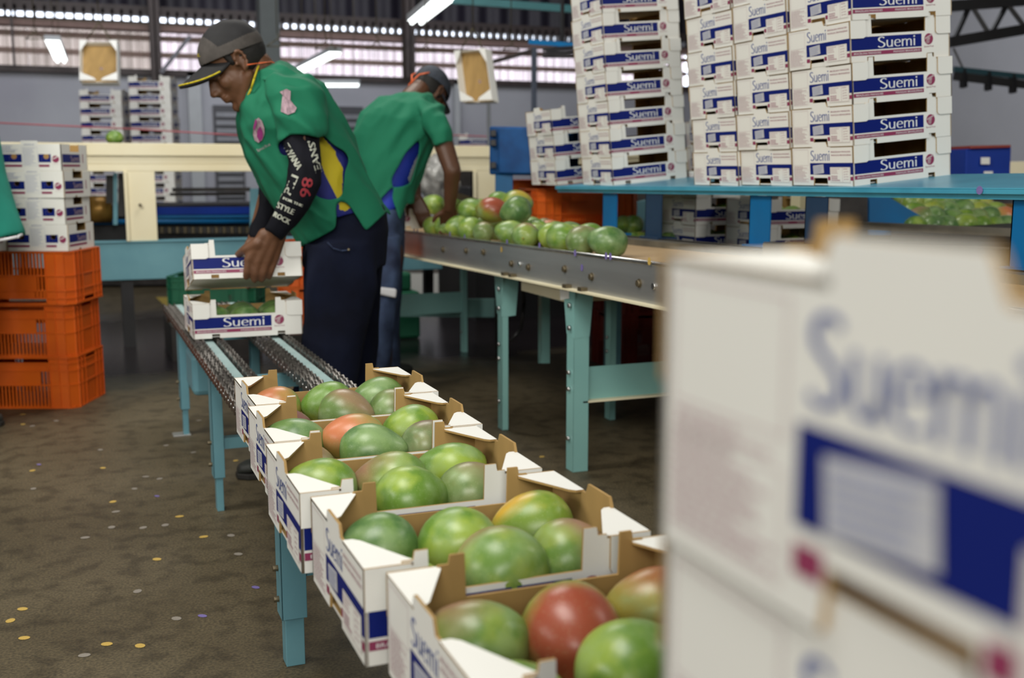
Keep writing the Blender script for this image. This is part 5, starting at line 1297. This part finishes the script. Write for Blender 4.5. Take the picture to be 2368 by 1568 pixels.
def cap_hat(parent, c, R, s, side_mat, front_mat, trim=True, visor=.112, logo=True, dz=0.0):
    c = Vector(c); T = lambda p: c + R @ (Vector(p) * s)
    bm = bmesh.new(); ret = bmesh.ops.create_uvsphere(bm, u_segments=220, v_segments=150, radius=1)
    for v in bm.verts:
        v.co = Vector((v.co.x * .104 - .010, v.co.y * .083, v.co.z * .093 + .034 + dz))
    kill = [f for f in bm.faces if f.calc_center_median().z < .030 + dz + .25 * f.calc_center_median().x]
    bmesh.ops.delete(bm, geom=kill, context='FACES')
    for f in bm.faces:
        f.smooth = True; m = f.calc_center_median(); f.material_index = 1 if m.x > .030 + .2 * (m.z - .1) or (m.z < .062 + dz + .2 * m.x and m.x < .02) else 0
        if m.z < .062 + dz + .25 * m.x and m.x < .03: f.material_index = 1
    for v in bm.verts:
        p = v.co; p *= 1 + .012 * noise.noise(p * 30); v.co = T(p)
    me = bpy.data.meshes.new('cap'); bm.to_mesh(me); bm.free()
    for m_ in (side_mat, front_mat): me.materials.append(M[m_])
    hat = bpy.data.objects.new('cap', me); link(hat, parent); so = hat.modifiers.new('t', 'SOLIDIFY'); so.thickness = .003; so.offset = 1
    # visor: curved bill
    def bill(r_in, r_out, z_, th, mi):
        b = B(); n = 18
        for lay in (0, 1):
            pass
        rows_ = []
        for j in range(7):
            f = j / 6
            row = []
            for i in range(n + 1):
                a = -1.25 + 2.5 * i / n
                x0, y0 = .090 * cos(a) * .98 - .012, .076 * sin(a)
                x1 = x0 + visor * (cos(a * .98) ** .7 if cos(a * .98) > 0 else 0) * 1.0; y1 = y0 * 1.03
                x = x0 + (x1 - x0) * f; y = y0 + (y1 - y0) * f
                z = .052 + dz + .10 * (x0 - .06) - 7.0 * y * y - .10 * (x - x0)
                row.append(T((x, y, z)))
            rows_.append(row)
        bm_ = b.bm; V_ = [[bm_.verts.new(p) for p in row] for row in rows_]
        for j in range(6):
            for i in range(n):
                f = bm_.faces.new((V_[j][i], V_[j][i + 1], V_[j + 1][i + 1], V_[j + 1][i])); f.smooth = True
        o = b.make('visor', 'capblack' if trim else side_mat, hat); so = o.modifiers.new('t', 'SOLIDIFY'); so.thickness = .006
        return rows_[-1]
    edge = bill(0, 0, 0, 0, 0)
    if trim:
        b = B(); up = R @ Vector((0, 0, 1)) * .004
        for p, q in zip(edge, edge[1:]):
            if (q - p).length > 1e-4: b.cyl(p + up - R @ Vector((.004, 0, 0)), q + up - R @ Vector((.004, 0, 0)), .0026, 0, 6)
        b.make('visor_trim', 'yellowtrim', hat)
    return hat

def eyes(parent, c, R, s):
    c = Vector(c)
    for sg in (-1, 1):
        bm = bmesh.new(); ell(bm, c + R @ (Vector((.073, .032 * sg, .002)) * s), [.0110 * s] * 3)
        me = bpy.data.meshes.new('eye'); bm.to_mesh(me); bm.free(); me.materials.append(M['eye'])
        for p in me.polygons: p.use_smooth = True
        link(bpy.data.objects.new('eye', me), parent)
        bm = bmesh.new(); ell(bm, c + R @ (Vector((.0755, .032 * sg, .0035)) * s), [.0118 * s, .0128 * s, .0112 * s])
        me = bpy.data.meshes.new('eyelid'); bm.to_mesh(me); bm.free(); me.materials.append(M['skin'])
        for p in me.polygons: p.use_smooth = True
        link(bpy.data.objects.new('eyelid', me), parent)
        b = B(); b.tube([c + R @ (Vector((.0865 - abs(y - .032) * .25, y * sg, -.004 - .002 * sin((y - .018) / .028 * pi))) * s) for y in (.018, .025, .032, .039, .046)], .0016 * s, 0, 6); b.make('eyelash', 'hair', parent)
        b = B(); pts = [c + R @ (Vector((.101 - .5 * (abs(y) - .012) ** 1 * .35, y * sg, .026 + .004 * sin((y - .012) / .038 * pi))) * s) for y in (.012, .022, .032, .042, .050)]
        b.tube(pts, .0035 * s, 0, 8); b.make('eyebrow', 'hair', parent)

# ---------------------------------------------------------------- worker bending over the conveyor
W1 = empty('person', P(700, 1090, Z=0), 0, 'person in green shirt, printed black sleeve and black cap, bending to lift a white box', 'person')
W1.location = (0, 0, 0)
HS = 1.09; HC = P(545, 146, d=3.78); HR = basis((-1, .02), radians(37))
NY, FYa = 3.73, 4.19          # near and far shoulder lines
bm = bmesh.new()
head(bm, HC, HR, HS)
hT = lambda p: HC + HR @ (Vector(p) * HS)
nb = P(628, 205, Y=3.97)
cap_(bm, hT((-.045, 0, -.035)), nb, .058, .066)
# trunk, pelvis, legs
loft(bm, [sil((590, 215), (650, 180), 3.97, .07), sil((575, 290), (720, 215), 3.97, .17), sil((600, 370), (780, 290), 3.97, .15), sil((650, 440), (820, 370), 3.97, .14), sil((735, 505), (860, 470), 3.97, .13), sil((750, 590), (865, 580), 3.97, .13)])
kn, kf = P(770, 790, Y=3.86), P(810, 770, Y=4.1)
cap_(bm, P(790, 600, Y=3.90), kn, .065, .05); cap_(bm, kn, (.735, 3.85, .09), .058, .04)
cap_(bm, P(815, 600, Y=4.08), kf, .065, .05); cap_(bm, kf, (1.03, 4.12, .09), .058, .04)
# near arm and hand, fingers over the tray's long panel
sh1 = P(695, 235, Y=3.76); el1 = P(703, 405, Y=3.70); wr1 = P(634, 535, Y=3.765)
cap_(bm, sh1, el1, .045, .038); cap_(bm, el1, wr1, .038, .030)
kn_px = [(575, 600, 3.795), (595, 606, 3.79), (615, 606, 3.79), (634, 600, 3.80)]
tipm = [(571, 628, 3.800), (590, 633, 3.797), (608, 632, 3.797), (626, 627, 3.805)]
tips = [(569, 641, 3.815), (588, 648, 3.812), (605, 647, 3.812), (622, 640, 3.818)]
for (k, m_, t) in zip(kn_px, tipm, tips):
    K, Mi, Tp = P(k[0], k[1], Y=k[2]), P(m_[0], m_[1], Y=m_[2]), P(t[0], t[1], Y=t[2])
    wo = wr1 + (K - wr1) * .12 + (K - P(605, 603, Y=3.79)) * .55
    cap_(bm, wo, K, .0205, .0165); cap_(bm, K, Mi, .0150, .0128); cap_(bm, Mi, Tp, .0128, .0110)
t0, t1, t2 = P(596, 562, Y=3.775), P(566, 577, Y=3.80), P(550, 590, Y=3.86)
cap_(bm, t0, t1, .021, .0145); cap_(bm, t1, t2, .0140, .0110)
# far arm and hand on the far long panel
sh2 = P(640, 260, Y=FYa); el2 = P(632, 420, Y=4.22); wr2 = P(590, 552, Y=4.20)
cap_(bm, sh2, el2, .055, .045); cap_(bm, el2, wr2, .042, .028)
hand_bm(bm, wr2, P(580, 640, Y=4.17) - wr2, (1, 0, 0), (0, 1, 0), 1.1, .35, .2, 1)
body = bake(bm, 'body', .0055, 2, .5, ['skin'], W1)
eyes(W1, HC, HR, HS)
# hair, cap
bm = bmesh.new(); ell(bm, hT((-.022, 0, .022)), [.093 * HS, .0775 * HS, .090 * HS], HR)
for sg in (-1, 1): cap_(bm, hT((.020, .066 * sg, .045)), hT((.017, .069 * sg, .010)), .012, .009)
hr = bake(bm, 'hair', .006, 1, .5, ['hair'], W1)
bmx = bmesh.new(); bmx.from_mesh(hr.data)
HI = HR.inverted()
kill = []
for f in bmx.faces:
    q = HI @ (f.calc_center_median() - HC) / HS
    if q.z < -.045 - .3 * (q.x + .06) or (q.x > .012 and q.z > .0 and abs(q.y) < .066) or (q.x > -.004 and q.z < .012 and not (q.x > .006 and q.x < .030 and q.z > -.002)) : kill.append(f)
bmesh.ops.delete(bmx, geom=kill, context='FACES'); smooth_edge(bmx, 8); bmx.to_mesh(hr.data); bmx.free()
hat = cap_hat(W1, HC, HR, HS, 'capblack', 'capgrey')
print_on(hat, [disc(0, 0, 8, 14)], (450, 105), 0, 'yellowtrim', 'cap_logo', hat, .004)
print_on(hat, fit_text('BRASIL', -12, 14, 0, 7), (451, 131), 0, 'yellowtrim', 'cap_lettering', hat, .004)
b = B(); b.tube([hT((-.012, .088, -.024)), hT((-.045, .075, -.040)), hT((-.085, .05, -.06)), hT((-.100, .02, -.075))], .0018, 0, 6); b.make('ear_plug_cord', 'orangecord', W1)
# under-jersey and green shirt
JR = [sil((572, 215), (606, 152), 3.97, .075), sil((566, 260), (655, 165), 3.97, .12), sil((566, 310), (735, 215), 3.97, .165), sil((588, 365), (778, 280), 3.97, .165), sil((622, 425), (812, 355), 3.97, .160), sil((655, 475), (838, 420), 3.97, .158), sil((715, 512), (866, 468), 3.97, .155)]
bm = bmesh.new(); loft(bm, JR, 36); jer = bake(bm, 'jersey', .003, 2, .5, ['bluej', 'yellowj'], W1); folds(jer, .004, 14, None, .4, 2)
ypoly = [(728, 308), (742, 312), (776, 350), (778, 362), (793, 388), (791, 452), (782, 462), (770, 440), (752, 405), (740, 370)]
ypoly2 = [(783, 470), (790, 464), (806, 466), (814, 478), (800, 488), (786, 486)]
for p in jer.data.polygons:
    u = _uv(p.center)
    if p.center.y < 3.95 and (inpoly(*u, ypoly) or inpoly(*u, ypoly2)): p.material_index = 1
    if u[1] < 260 : p.material_index = 1
bm = bmesh.new()
loft(bm, [sil((566, 212), (608, 147), 3.97, .09), sil((553, 250), (660, 148), 3.97, .14), sil((553, 300), (738, 195), 3.97, .195), sil((573, 362), (792, 275), 3.97, .185), sil((604, 425), (826, 350), 3.97, .180), sil((642, 484), (852, 420), 3.97, .176), sil((676, 530), (880, 470), 3.97, .176), sil((703, 572), (900, 505), 3.97, .170)], 40)
# near sleeve
loft(bm, [sil((600, 178), (720, 175), 3.86, .08), sil((617, 205), (748, 215), 3.80, .085), sil((634, 260), (754, 268), 3.755, .080), sil((645, 300), (752, 300), 3.74, .078), sil((650, 330), (742, 318), 3.735, .072)], 30)
# far sleeve
loft(bm, [sil((556, 250), (640, 240), 4.10, .07), sil((553, 300), (640, 310), 4.15, .075), sil((562, 340), (648, 350), 4.19, .065), sil((583, 375), (645, 382), 4.20, .058)], 30)
tee = bake(bm, 'green_shirt', .0065, 4, .5, ['greentee'], W1)
folds(tee, .017, 11, P(850, 420, Y=3.97) - P(620, 200, Y=3.97), .25, 1)
bmx = bmesh.new(); bmx.from_mesh(tee.data)
opening = [(733, 300), (760, 325), (776, 338), (800, 352), (808, 368), (797, 400), (795, 440), (788, 458), (760, 463), (735, 457), (715, 440), (705, 400), (715, 340)]
slit = [(776, 468), (790, 462), (805, 470), (850, 540), (700, 640), (776, 530), (778, 500)]
kill = []
for f in bmx.faces:
    c_ = f.calc_center_median(); u = _uv(c_)
    if c_.y < 3.93 and c_.y > 3.60 and inpoly(*u, opening) and not (u[0] < 745 and u[1] < 330): kill.append(f)
    elif inpoly(*u, slit) and c_.y < 3.97: kill.append(f)
    elif inpoly(*u, [(690, 575), (778, 528), (845, 537), (893, 490), (980, 560), (800, 660), (690, 640)]) : kill.append(f)
    # neck hole and sleeve openings
    elif (c_ - P(586, 178, Y=3.97)).length < .075: kill.append(f)
    elif inpoly(*u, [(640, 333), (670, 312), (700, 309), (735, 318), (760, 322), (745, 360), (650, 360)]) and c_.y < 3.76 + .06 and u[1] > 309: kill.append(f)
bmesh.ops.delete(bmx, geom=kill, context='FACES'); smooth_edge(bmx, 14); bmx.to_mesh(tee.data); bmx.free()
so = tee.modifiers.new('t', 'SOLIDIFY'); so.thickness = .003; so.offset = 0
# sleeves of black stretch cloth
bm = bmesh.new()
loft(bm, [sil((660, 285), (742, 285), 3.745, .045), sil((655, 330), (738, 325), 3.735, .050), sil((668, 375), (742, 372), 3.71, .052), sil((663, 425), (742, 425), 3.70, .052), sil((645, 468), (715, 482), 3.715, .048), sil((628, 500), (686, 520), 3.735, .041), sil((611, 529), (651, 556), 3.755, .034)], 26)
slv = bake(bm, 'black_sleeve', .007, 3, .5, ['sleeve'], W1); folds(slv, .003, 22, None, .5, 3)
bm = bmesh.new()
loft(bm, [sil((590, 345), (645, 355), 4.19, .045), sil((592, 375), (650, 385), 4.20, .050), sil((600, 425), (662, 430), 4.22, .048), sil((592, 480), (640, 495), 4.21, .042), sil((573, 545), (606, 562), 4.20, .032)], 24)
sl2 = bake(bm, 'black_sleeve', .008, 3, .5, ['sleeve'], W1); folds(sl2, .004, 22, None, .5, 6)
pr = lambda t, x, y, w_, h, ang, m_: print_on(slv, [[(px_ + o_, py_) for px_, py_ in pl] for o_ in (-1.0, 0, 1.0) for pl in fit_text(t, 0, w_, 0, h)], (x, y), radians(ang), m_, 'sleeve_lettering', slv)
pr('TWANA', 655, 338, 64, 15, 60, 'sleeveprint'); pr("JEANS'", 745, 402, 80, 15, -104, 'sleeveprint'); pr('PILI', 672, 452, 46, 17, -66, 'sleeveprint')
pr('86', 700, 410, 44, 25, 100, 'redprint'); pr('FOR THE', 655, 461, 46, 6, 22, 'sleeveprint'); pr('STYLE', 640, 480, 40, 13, 24, 'sleeveprint'); pr('ROCK', 632, 500, 40, 12, 28, 'sleeveprint')
pr('JL', 641, 470, 24, 10, -58, 'sleeveprint')
# shirt prints
drop = [(0, 34), (8, 26), (13, 12), (13, -4), (8, -17), (0, -23), (-8, -18), (-12, -4), (-11, 14), (-6, 28)]
print_on(tee, [drop], (600, 306), 0, 'pinkprint', 'shirt_print', tee, .006)
print_on(tee, [[(4, 16), (10, 4), (10, -10), (4, -20), (-3, -8), (-2, 6)]], (600, 306), 0, 'magenta', 'shirt_print', tee, .008)
print_on(tee, [[(-6, 32), (-3, 24), (-8, 6), (-11, 12)]], (600, 306), 0, 'magenta', 'shirt_print', tee, .008)
print_on(tee, fit_text('Special Fruit', 0, 34, 0, 7), (598, 351), radians(-28), 'pinkprint', 'shirt_lettering', tee, .006)
print_on(tee, [[(-15, 25), (0, 30), (9, 27), (8, 5), (12, -6), (22, -14)], [(-15, 25), (-9, 18), (-12, -22), (4, -30), (22, -14)], [(4, -30), (18, -24), (22, -14)]], (663, 238), 0, 'pinkprint', 'sleeve_print', tee, .006)
# yellow neckband of the jersey, green collar rib
b = B(); cpts = [P(601, 147, Y=3.92), P(595, 160, Y=3.87), P(588, 182, Y=3.86), P(581, 205, Y=3.87), P(569, 230, Y=3.90), P(560, 250, Y=3.96)]
b.tube(cpts, .0036, 0, 8); b.make('jersey_neckband', 'yellowj', W1)
# jeans
bm = bmesh.new()
loft(bm, [sil((772, 455), (875, 468), 3.97, .148), sil((748, 490), (888, 482), 3.97, .158), sil((705, 545), (895, 530), 3.97, .17), sil((702, 620), (884, 610), 3.97, .165)], 36)
loft(bm, [sil((702, 560), (872, 560), 3.88, .10), sil((701, 650), (868, 660), 3.87, .105), sil((704, 740), (850, 750), 3.86, .098), sil((694, 850), (826, 870), 3.86, .088), sil((668, 950), (790, 965), 3.85, .080), sil((650, 1035), (752, 1045), 3.85, .072)], 30)
loft(bm, [sil((740, 560), (893, 545), 4.08, .10), sil((740, 650), (884, 650), 4.09, .10), sil((745, 740), (874, 740), 4.1, .095), sil((755, 850), (868, 850), 4.12, .085), sil((765, 1000), (862, 1000), 4.12, .08)], 30)
jn = bake(bm, 'jeans', .009, 3, .5, ['jeans'], W1); folds(jn, .009, 8, (0, 0, 1), .35, 4)
b = B(); b.tube([P(757, 560, Y=3.785), P(770, 574, Y=3.77), P(790, 580, Y=3.765), P(808, 578, Y=3.765)], .0025, 0, 6); b.make('pocket_seam', M['jeans2'], jn)
b = B(); b.cyl(P(806, 577, Y=3.77), P(806, 577, Y=3.757), .004, 0, 10); b.make('rivet', 'brass', jn)
shoe(W1, (.775, 3.85, 0), (.50, 3.84, 0)); shoe(W1, (1.07, 4.13, 0), (.80, 4.12, 0))

# ---------------------------------------------------------------- worker at the table, seen from behind
W2 = empty('person', (0, 0, 0), 0, 'person in green shirt and grey-blue cap, seen from behind, bending over the steel table', 'person')
d2 = 5.35
HC2 = P(992, 215, d=5.45); HR2 = basis((.86, .50), radians(52)); H2S = 1.02
bm = bmesh.new(); head(bm, HC2, HR2, H2S); h2 = lambda p: HC2 + HR2 @ (Vector(p) * H2S)
cap_(bm, h2((-.045, 0, -.035)), P(950, 235, d=5.35), .056, .064)
loft(bm, [silh((905, 235), (985, 240), d2, .12), silh((850, 280), (1000, 300), d2, .14), silh((835, 350), (970, 370), d2, .13), silh((848, 430), (940, 440), d2, .12), silh((872, 500), (922, 500), d2, .11), silh((875, 560), (920, 560), d2, .10)])
cap_(bm, P(890, 580, d=5.27), P(885, 720, d=5.2), .06, .05); cap_(bm, P(885, 720, d=5.2), P(885, 880, d=5.35), .056, .04)
cap_(bm, P(905, 580, d=5.42), P(900, 720, d=5.5), .06, .05); cap_(bm, P(900, 720, d=5.5), P(900, 850, d=5.75), .056, .04)
sh_, el_, wr_ = P(1010, 285, d=5.2), P(1046, 395, d=5.15), P(1040, 480, d=5.25)
cap_(bm, sh_, el_, .052, .042); cap_(bm, el_, wr_, .042, .028)
hand_bm(bm, wr_, P(1036, 520, d=5.35) - wr_, CR, CF, 1.05, .5)
wr3 = P(962, 455, d=5.5); cap_(bm, P(940, 330, d=5.6), P(955, 400, d=5.6), .05, .04); cap_(bm, P(955, 400, d=5.6), wr3, .04, .027)
hand_bm(bm, wr3, P(978, 500, d=5.5) - wr3, CR, -CF, 1.05, .4)
bake(bm, 'body', .007, 2, .5, ['skin2'], W2)
bm = bmesh.new(); ell(bm, h2((-.022, 0, .022)), [.094 * H2S, .078 * H2S, .092 * H2S], HR2); hr = bake(bm, 'hair', .008, 1, .5, ['hair'], W2)
bmx = bmesh.new(); bmx.from_mesh(hr.data); HI2 = HR2.inverted(); kill = []
for f in bmx.faces:
    q = HI2 @ (f.calc_center_median() - HC2) / H2S
    if q.z < -.05 - .2 * (q.x + .06) or (q.x > .03): kill.append(f)
bmesh.ops.delete(bmx, geom=kill, context='FACES'); smooth_edge(bmx, 8); bmx.to_mesh(hr.data); bmx.free()
cap_hat(W2, HC2, HR2, H2S, 'capblue', 'capblue', False, .08, False)
b = B(); b.tube([h2((-.10, -.045, .02)), h2((-.118, -.02, -.02)), h2((-.10, .02, -.07)), h2((-.06, .05, -.08))], .0035, 0, 6); b.tube([h2((-.095, .05, .035)), h2((-.112, .04, -.01)), h2((-.10, .01, -.06)), h2((-.07, -.03, -.10))], .0035, 0, 6); b.make('ear_plug_cord', 'orangecord', W2)
bm = bmesh.new(); loft(bm, [silh((900, 240), (985, 245), d2, .12), silh((845, 285), (1000, 305), d2, .15), silh((832, 350), (975, 365), d2, .145), silh((845, 430), (945, 440), d2, .135), silh((862, 492), (938, 480), d2, .14)], 32)
j2 = bake(bm, 'jersey', .011, 2, .5, ['bluej2', 'whitej'], W2)
wst = [(985, 330), (960, 370), (944, 410), (952, 440), (966, 400), (985, 350)]
for p in j2.data.polygons:
    if inpoly(*_uv(p.center), wst): p.material_index = 1
bm = bmesh.new()
loft(bm, [silh((936, 216), (1000, 220), d2, .09), silh((880, 228), (1018, 246), d2, .15), silh((838, 262), (1020, 290), d2, .185), silh((820, 310), (1000, 335), d2, .175), silh((816, 365), (985, 375), d2, .165), silh((826, 430), (962, 440), d2, .155), silh((850, 490), (950, 500), d2, .155), silh((862, 520), (945, 530), d2, .155)], 40)
loft(bm, [silh((955, 228), (1025, 245), 5.28, .08), silh((970, 262), (1034, 270), 5.20, .075), silh((985, 310), (1042, 300), 5.17, .066), silh((1004, 338), (1046, 328), 5.16, .055)], 26)
loft(bm, [silh((900, 250), (960, 260), 5.50, .06), silh((920, 320), (965, 330), 5.58, .06)], 20)
t2 = bake(bm, 'green_shirt', .008, 4, .5, ['greentee'], W2); folds(t2, .018, 10, P(960, 260, d=d2) - P(850, 440, d=d2), .25, 8)
bmx = bmesh.new(); bmx.from_mesh(t2.data); kill = []
op2 = [(968, 322), (980, 345), (962, 385), (950, 425), (925, 433), (908, 432), (903, 415), (918, 390), (940, 350)]
hem2 = [(845, 478), (873, 470), (905, 432), (912, 440), (905, 455), (915, 480), (925, 512), (940, 470), (975, 470), (975, 560), (830, 560)]
for f in bmx.faces:
    c_ = f.calc_center_median(); u = _uv(c_); dep = (c_ - Vector((0, 0, 0))).dot(CF)
    if dep < 5.30 and inpoly(*u, op2): kill.append(f)
    elif inpoly(*u, hem2): kill.append(f)
bmesh.ops.delete(bmx, geom=kill, context='FACES'); smooth_edge(bmx, 14); bmx.to_mesh(t2.data); bmx.free(); so = t2.modifiers.new('t', 'SOLIDIFY'); so.thickness = .003; so.offset = 0
print_on(t2, [rect(-5, 5, -22, 22)], (1030, 265), radians(-12), 'pinkprint', 'sleeve_print', t2, .006)
bm = bmesh.new()
loft(bm, [silh((862, 478), (936, 485), d2, .135), silh((858, 560), (934, 560), d2, .15)], 30)
loft(bm, [silh((862, 540), (930, 545), 5.25, .10), silh((860, 640), (925, 645), 5.2, .09), silh((862, 730), (915, 735), 5.2, .08), silh((862, 830), (905, 835), 5.25, .07), silh((860, 900), (905, 900), 5.35, .065)], 24)
loft(bm, [silh((880, 540), (936, 545), 5.45, .10), silh((880, 720), (925, 720), 5.5, .08), silh((880, 860), (925, 865), 5.7, .07)], 24)
j3 = bake(bm, 'jeans', .011, 3, .5, ['jeans2'], W2); folds(j3, .010, 9, (0, 0, 1), .4, 7)
b = B(); b.hull([P(862, 678, d=5.1), P(916, 690, d=5.1), P(916, 690, d=5.3), P(862, 678, d=5.3), P(864, 662, d=5.1), P(918, 668, d=5.1), P(918, 668, d=5.3), P(864, 662, d=5.3)]); b.make('knee_band', 'whitej', j3, bevel=.01)
f0 = P(880, 900, d=5.35); g = Vector((f0.x, f0.y, 0)); shoe(W2, g - CF * .05, g + Vector((.2, .1, 0))); shoe(W2, g + Vector((.05, .35, 0)), g + Vector((.28, .42, 0)))

# ---------------------------------------------------------------- third person: only the smock corner enters at the left edge
W3 = empty('person', (0, 0, 0), 0, 'person at the left edge of whom only the corner of a green smock shows', 'person')
d3 = 4.45
bm = bmesh.new()
R3 = basis((1, .3), radians(20)); hc3 = P(-95, 150, d=d3); head(bm, hc3, R3, 1.0); cap_(bm, hc3 + R3 @ Vector((-.03, 0, -.05)), P(-110, 250, d=d3), .056, .064)
loft(bm, [silh((-160, 260), (-60, 260), d3, .1), silh((-180, 330), (-30, 330), d3, .15), silh((-180, 430), (-40, 430), d3, .13), silh((-180, 560), (-50, 560), d3, .14)])
cap_(bm, P(-110, 560, d=d3), P(-105, 790, d=d3), .085, .06); cap_(bm, P(-105, 790, d=d3), P(-90, 985, d=4.55), .056, .04)
cap_(bm, P(-140, 560, d=d3 + .2), P(-140, 790, d=d3 + .2), .085, .06); cap_(bm, P(-140, 790, d=d3 + .2), P(-140, 960, d=4.8), .056, .04)
cap_(bm, P(-70, 310, d=4.35), P(-50, 430, d=4.3), .05, .042); cap_(bm, P(-50, 430, d=4.3), P(-60, 560, d=4.2), .04, .028)
hand_bm(bm, P(-60, 560, d=4.2), P(-70, 620, d=4.1) - P(-60, 560, d=4.2), CR, CF, 1.0, .4)
bake(bm, 'body', .009, 2, .5, ['skin2'], W3)
bm = bmesh.new(); loft(bm, [silh((-165, 250), (-60, 250), d3, .11), silh((-190, 300), (-20, 300), d3, .17), silh((-190, 400), (3, 402), d3, .16), silh((-190, 470), (26, 470), d3, .16), silh((-190, 560), (50, 543), d3, .16)], 30)
o = bake(bm, 'green_smock', .010, 3, .5, [mat('pale_green_smock_cloth', (0.01, 0.26, 0.19), .85, var=.15)], W3); folds(o, .008, 8, (0, 0, 1), .3, 2)
b = B(); b.tube([P(-190, 566, d=4.30), P(0, 556, d=4.29), P(40, 548, d=4.30), P(50, 543, d=4.42)], .006, 0, 8); b.make('white_hem', 'whitej', W3)
bm = bmesh.new(); loft(bm, [silh((-180, 540), (-50, 540), d3, .15), silh((-175, 780), (-55, 780), d3, .14), silh((-170, 960), (-60, 965), d3 + .1, .12)], 24); bake(bm, 'trousers', .012, 2, .5, ['jeans'], W3)
g = P(-2, 985, Z=0); shoe(W3, g - CR * .26, g + CR * .012)
g = P(-40, 950, Z=0); shoe(W3, g - CR * .26, g)
